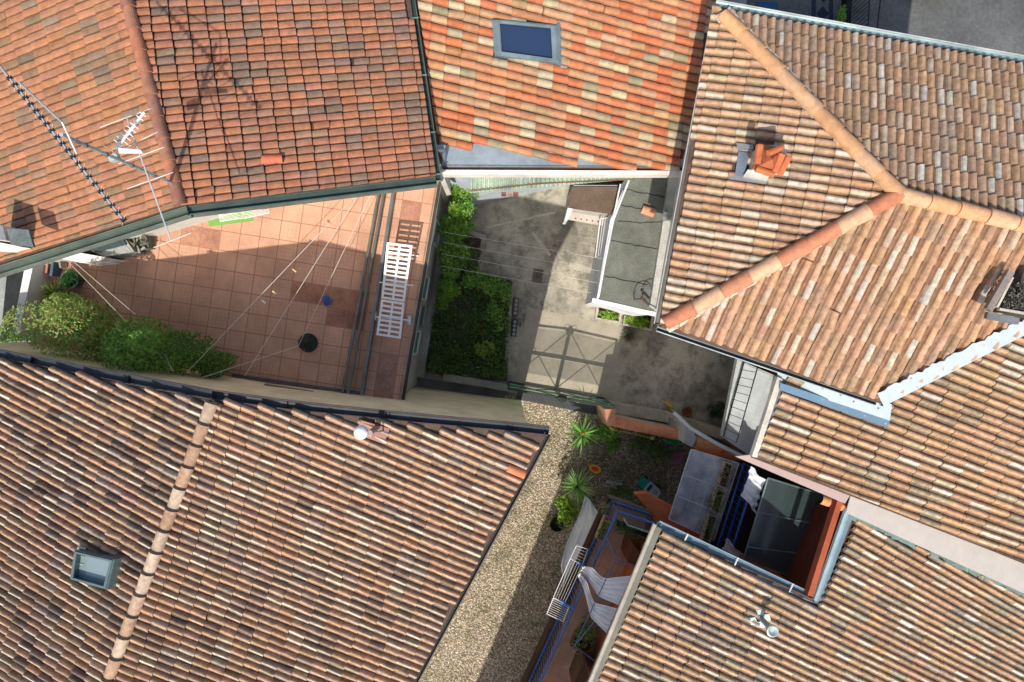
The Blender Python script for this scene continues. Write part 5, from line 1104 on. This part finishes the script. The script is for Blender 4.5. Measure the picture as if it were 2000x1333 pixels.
drape('artificial_hedge', [[(1204, 1018, BZ+.9), (1276, 1044, BZ+.9)], [(1204, 1030, BZ+.4), (1268, 1054, BZ+.4)]], 'dark green artificial hedge screen behind the top blue railing', (.02, .05, .02), folds=9, amp=.04, cat='hedge screen')
mb = MB()
for k in range(800): s_ = rng.random(); mb.leaf(P(1200+72*s_, 1012+28*s_+rng.uniform(0, 26), BZ+rng.uniform(.3, .9)), .06, rng.choice(GDK), .9)
o = mb.build('foliage', 'leaf'); o.parent = bpy.data.objects['artificial_hedge']
mb = MB(); mb.tube([P(1218, 1012, BZ+.95), P(1226, 1026, BZ+.95), P(1268, 1040, BZ+.95)], .022, (.34, .42, .40), 6); tag(mb.build('folded_parasol', 'cloth'), 'slim grey folded parasol lying on the hedge screen', 'parasol')
rosette('trailing_plant', (1182, 992), BZ, 40, .22, .008, [(.22, .24, .16), (.12, .16, .08)], 'wispy grey green plant at the top corner of the blue railing', .8, .1, 1.2, trunk=.3, cat='plant')
# sheltered well: east balcony, canopies
t = thing('clear_canopy', 'streaked translucent canopy sheet in a thin pale frame over the courtyard', 'canopy', P(1370, 960, 3.4)); CZ = 3.3
CQ = [(1350, 878), (1443, 905), (1394, 1056), (1306, 1014)]
mb = MB(); mb.slab([P(*p, CZ).xy.to_3d() for p in CQ], up, CZ, CZ+.012, (0, 0, 0)); mb.build('sheet', M['poly'], t)
mb = MB(); fr = (.50, .55, .56)
def li(a, b, s_): return lerp(a, b, s_)
mb.tube([P(*p, CZ+.02) for p in CQ+[CQ[0]]], .018, fr, 5)
for s_ in (.36, .66): mb.tube([P(*li(CQ[0], CQ[3], s_), CZ+.03), P(*li(CQ[1], CQ[2], s_), CZ+.03)], .013, fr, 5)
for s_ in (.28, .55): mb.tube([P(*li(li(CQ[0], CQ[1], s_), li(CQ[3], CQ[2], s_), .36), CZ+.03), P(*li(CQ[3], CQ[2], s_), CZ+.03)], .006, fr, 4)
mb.build('frame', 'paint', t)
hV = thing('balcony', 'sheltered balcony with a blue railing sunk between two tiled roofs', 'balcony', P(1520, 1040, BZ))
BV = [(1418, 880), (1470, 897), (1660, 975), (1600, 1180), (1352, 1060)]
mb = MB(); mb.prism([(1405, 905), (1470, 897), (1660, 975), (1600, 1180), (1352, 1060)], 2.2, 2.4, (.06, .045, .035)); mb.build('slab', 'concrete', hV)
mb = MB()
vr = [P(1452, 905, BZ), P(1400, 1072, BZ)]; vr2 = [P(1436, 902, BZ), P(1384, 1066, BZ)]
rail(mb, vr, .9, .16, .010, BL, rb=.03, rails=(.05, .5, 1.0), c2=(.02, .10, .45)); rail(mb, vr2, .55, .3, .008, BL, rb=.022, rails=(.05, 1.0)); mb.build('railing', 'metal', hV)
for k in range(0, 8):
    s_ = .0+k*.32/7*3.1
for i, (s0, s1) in enumerate(((.02, .30), (.34, .60), (.66, .98))):
    a, b = (1432, 906), (1384, 1066); q0, q1 = lerp(a, b, s0), lerp(a, b, s1); dx = (-14, -5)
    trough([(q0[0], q0[1]), (q1[0], q1[1]), (q1[0]+dx[0], q1[1]+dx[1]), (q0[0]+dx[0], q0[1]+dx[1])], BZ+.3, ['flower box with dry brown growth at the top of the sheltered blue railing', 'flower box with dark trailing leaves in the middle of the sheltered railing', 'flower box with wispy twigs at the foot of the sheltered railing'][i], [DRY, GDK+DRY[:1], DRY+GDK][i], 220, (.42, .30, .22), h=.35, grp='flower boxes outside the sheltered railing')
bush('trailing_shrub', (1392, 985), BZ+.2, (.22, .3), .4, 260, .05, GDK+DRY[:2], 'thin dark shrub spilling over the clear canopy edge', stem=False)
drape('curtain', [[(1466, 912, 4.2), (1448, 970, 4.0)], [(1480, 926, 4.2), (1464, 985, 4.0)], [(1495, 940, 4.2), (1474, 1004, 4.0)]], 'white curtain hanging beside the smoked canopy panel', (.60, .65, .68), folds=4)
drape('towel', [[(1418, 1052, 4.0), (1412, 1074, 4.0)], [(1434, 1066, 4.0), (1428, 1084, 4.0)], [(1448, 1084, 4.0), (1444, 1090, 4.0)]], 'pinkish white towel drying at the foot of the sheltered railing', (.56, .52, .53), folds=3, cat='towel')
t = thing('smoked_canopy', 'large smoked translucent panel in a grey frame over the sheltered balcony', 'canopy', P(1530, 1040, 4.4)); CZ = 4.3
CQ = [(1500, 934), (1612, 968), (1578, 1140), (1452, 1092)]
mb = MB(); mb.slab([P(*p, CZ).xy.to_3d() for p in CQ], up, CZ, CZ+.012, (0, 0, 0)); mb.build('sheet', M['sheet'], t)
mb = MB(); fr = (.16, .23, .24)
mb.tube([P(*p, CZ+.02) for p in CQ+[CQ[0]]], .022, fr, 5)
for s_ in (.42, .85): mb.tube([P(*li(CQ[0], CQ[3], s_), CZ+.03), P(*li(CQ[1], CQ[2], s_*.8), CZ+.03)], .016, fr, 5)
mb.build('frame', 'metal', t)
mb = MB(); mb.tube([P(1502, 1030, 3.8), P(1590, 1100, 3.8)], .02, (.16, .1, .09), 6); tag(mb.build('pole', 'metal'), 'thin dark pole seen through the smoked panel', 'pole')
mb = MB(); strip(mb, [(1640, 982), (1584, 1160)], .12, 5.7, 5.9, (.36, .09, .045)); tag(mb.build('end_wall', 'plaster'), 'rust red wall closing the right end of the sheltered balcony', 'wall')
mb = MB(); capline(mb, [P(1604, 975, 5.6), P(1650, 990, 5.6)], .12, [(.62, .26, .12)], .3, .9); tag(mb.build('coping_tile', 'tile_new'), 'two terracotta coping tiles in the corner of the roof well', 'coping')
# ================================================================== TERRACE PLANTS, FAR LEFT
bush('terrace_shrub', (135, 648), TZ, (1.0, .78), 2.3, 6500, .085, GY, 'big shrub with russet and yellow green leaves at the left end of the terrace')
bush('terrace_shrub', (278, 672), TZ, (.90, .80), 2.5, 6500, .085, G1+GY[4:5], 'big fresh green shrub in the middle of the terrace hedge')
bush('terrace_shrub', (362, 694), TZ, (.7, .5), 2.0, 3600, .075, G1[:4]+GDK[:2], 'mid green shrub right of the big fresh green one')
bush('terrace_shrub', (418, 712), TZ, (.45, .36), 1.4, 1900, .07, G1[:2]+GDK, 'small dark shrub at the right end of the terrace hedge')
bush('terrace_shrub', (210, 700), TZ, (.55, .45), 1.7, 2200, .075, G1[:4]+GDK[:1], 'low green shrub between the two big terrace shrubs')
rosette('bamboo', (112, 578), TZ, 150, .42, .016, [(.10, .20, .03), (.20, .28, .04), (.06, .12, .02), (.28, .26, .06)], 'dense clump of narrow arching leaves by the white parapet', .9, .1, 1.3, pot=(.15, .15, .14), trunk=.4, cat='bamboo')
t = bush('potted_shrub', (140, 546), TZ, (.24, .24), .75, 800, .05, [(.03, .13, .03), (.05, .17, .04)], 'clipped round shrub in a dark pot at the top left of the terrace')
for (x, y, lb, c_) in ((152, 548, 'dark round pot under the clipped shrub on the terrace', (.09, .09, .08)), (160, 592, 'empty round terracotta-grey pot on the terrace', (.20, .15, .12)), (446, 702, 'grey pot at the right end of the terrace hedge', (.16, .17, .17))):
    mb = MB(); mb.lathe(P(x, y, TZ), [(.15, 0), (.2, .3), (.22, .32), (.18, .32), (.17, .24), (.01, .22)], c_, 22, cols=[c_, c_, (.4, .38, .34), c_, (.04, .03, .025), (.04, .03, .025)]); tag(mb.build('plant_pot', 'concrete'), lb, 'pot')
mb = MB(); mb.box(P(110, 520, TZ+.2), (.06, .5, .3), (.10, .16, .22), R(-8)); mb.box(P(100, 516, TZ+.2), (.05, .45, .28), (.5, .22, .14), R(-8)); mb.box(P(121, 512, TZ+.15), (.04, .3, .2), (.35, .3, .26), R(10)); tag(mb.build('stacked_boards', 'wood'), 'upright boards leaning behind the plants by the white parapet', 'boards')
sheet('side_yard', [(-80, 500), (60, 500), (60, 700), (-80, 700)], .01, colmat('side_yard_concrete', .95, var=.15, scale=2), (.34, .28, .21))
bush('side_yard_shrub', (6, 655), 0, (.5, .55), 1.6, 1500, .1, G1, 'dark green shrub in the side yard at the far left edge')
mb = MB(); strip(mb, [(8, 520), (-6, 660)], .2, 0, 1.2, (.30, .32, .30)); tag(mb.build('side_wall', 'concrete'), 'rough grey wall at the far left edge of the picture', 'wall')
# ================================================================== STREET, TOP RIGHT
mb = MB(); BLK = (.03, .04, .06)
for x in (1590, 1624): mb.slab([P(x-3, -80, 0), P(x+3, -80, 0), P(x-1+4, 120, 0), P(x-8, 120, 0)], up, .004, .008, BLK)
for k in range(-2, 6):
    c = P(1608-k*1.5, -8+k*35, 0); r_ = .19; mb.slab([c+Vector((r_, 0, 0)), c+Vector((0, r_*1.1, 0)), c-Vector((r_, 0, 0)), c-Vector((0, r_*1.1, 0))], up, .004, .009, BLK)
struct(mb.build('pavement_pattern', 'concrete'))
mb = MB(); mb.box(P(1498, 22, .012), (.62, .5, .02), (.03, .10, .19)); tag(mb.build('doormat', 'cloth'), 'dark blue mat on the street pavement above the zinc gutter', 'mat')
t = thing('fence', 'short black railing dividing the tiled pavement from the street', 'fence', P(1660, 20, 0)); mb = MB(); rail(mb, [P(1664, -60, 0), P(1655, 110, 0)], 1.1, .12, .009, (.02, .02, .02), rb=.02); mb.build('railing', 'metal', t)
mb = MB(); strip(mb, [(1661, -60), (1652, 110)], .14, 0, .3, (.02, .022, .025)); mb.build('plinth', 'concrete', t)
bush('pavement_shrub', (1638, 36), 0, (.15, .3), .8, 500, .06, G1+[(.25, .2, .05)], 'slim green and yellow shrub beside the black railing on the street')
mb = MB(); mb.tube([P(1722, -20, .01), P(1716, 30, .01), P(1712, 70, .01)], .012, (.02, .02, .02), 5); tag(mb.build('cable', 'cloth'), 'thin black cable lying on the grey street', 'cable')
t = thing('car', 'dark parked car just entering the top edge of the picture', 'car', P(1825, -60, 0))
mb = MB(); pts = [P(1825, -70, .6)+Vector(v) for v in ((-.8, -.6, 0), (-.5, -.8, 0), (.5, -.8, 0), (.8, -.6, 0), (.8, 3.2, 0), (-.8, 3.2, 0))]; mb.slab(pts, up, -.35, .25, (.03, .035, .04)); mb.build('body', 'paint', t)
for sx, sy in ((-.78, .1), (.78, .1), (-.78, 2.6), (.78, 2.6)):
    mb = MB(); w = P(1825, -70, .32)+Vector((sx, sy, 0)); w.z = .32; mb.tube([w-Vector((.1, 0, 0)), w+Vector((.1, 0, 0))], .32, (.02, .02, .02), 16); mb.build('wheel', 'paint', t)
mb = MB(); mb.slab([P(1825, -70, .85)+Vector(v) for v in ((-.65, .4, 0), (.65, .4, 0), (.6, 2.6, 0), (-.6, 2.6, 0))], up, 0, .5, (.02, .03, .04)); mb.build('cabin', M['glass'], t)
# weeds and litter along the alley edges
mb = MB()
for k in range(900):
    t_ = rng.random(); e = rng.choice((0, 0, 1))
    if e == 0: x, y = 1066-262*t_+rng.expovariate(.12), 850+490*t_
    else: x, y = 1185-60*t_-rng.expovariate(.09), 820+150*t_
    if math.sin(t_*23)+math.sin(t_*61) < .2: continue
    mb.leaf(P(x, y, rng.uniform(.01, .06)), rng.uniform(.03, .07), rng.choice([(.10, .16, .05), (.16, .20, .07), (.25, .18, .09), (.30, .24, .14)]), .7)
tag(mb.build('weeds', 'leaf'), 'weeds and fallen leaves along the edges of the pebbled alley', 'weeds', kind='stuff')
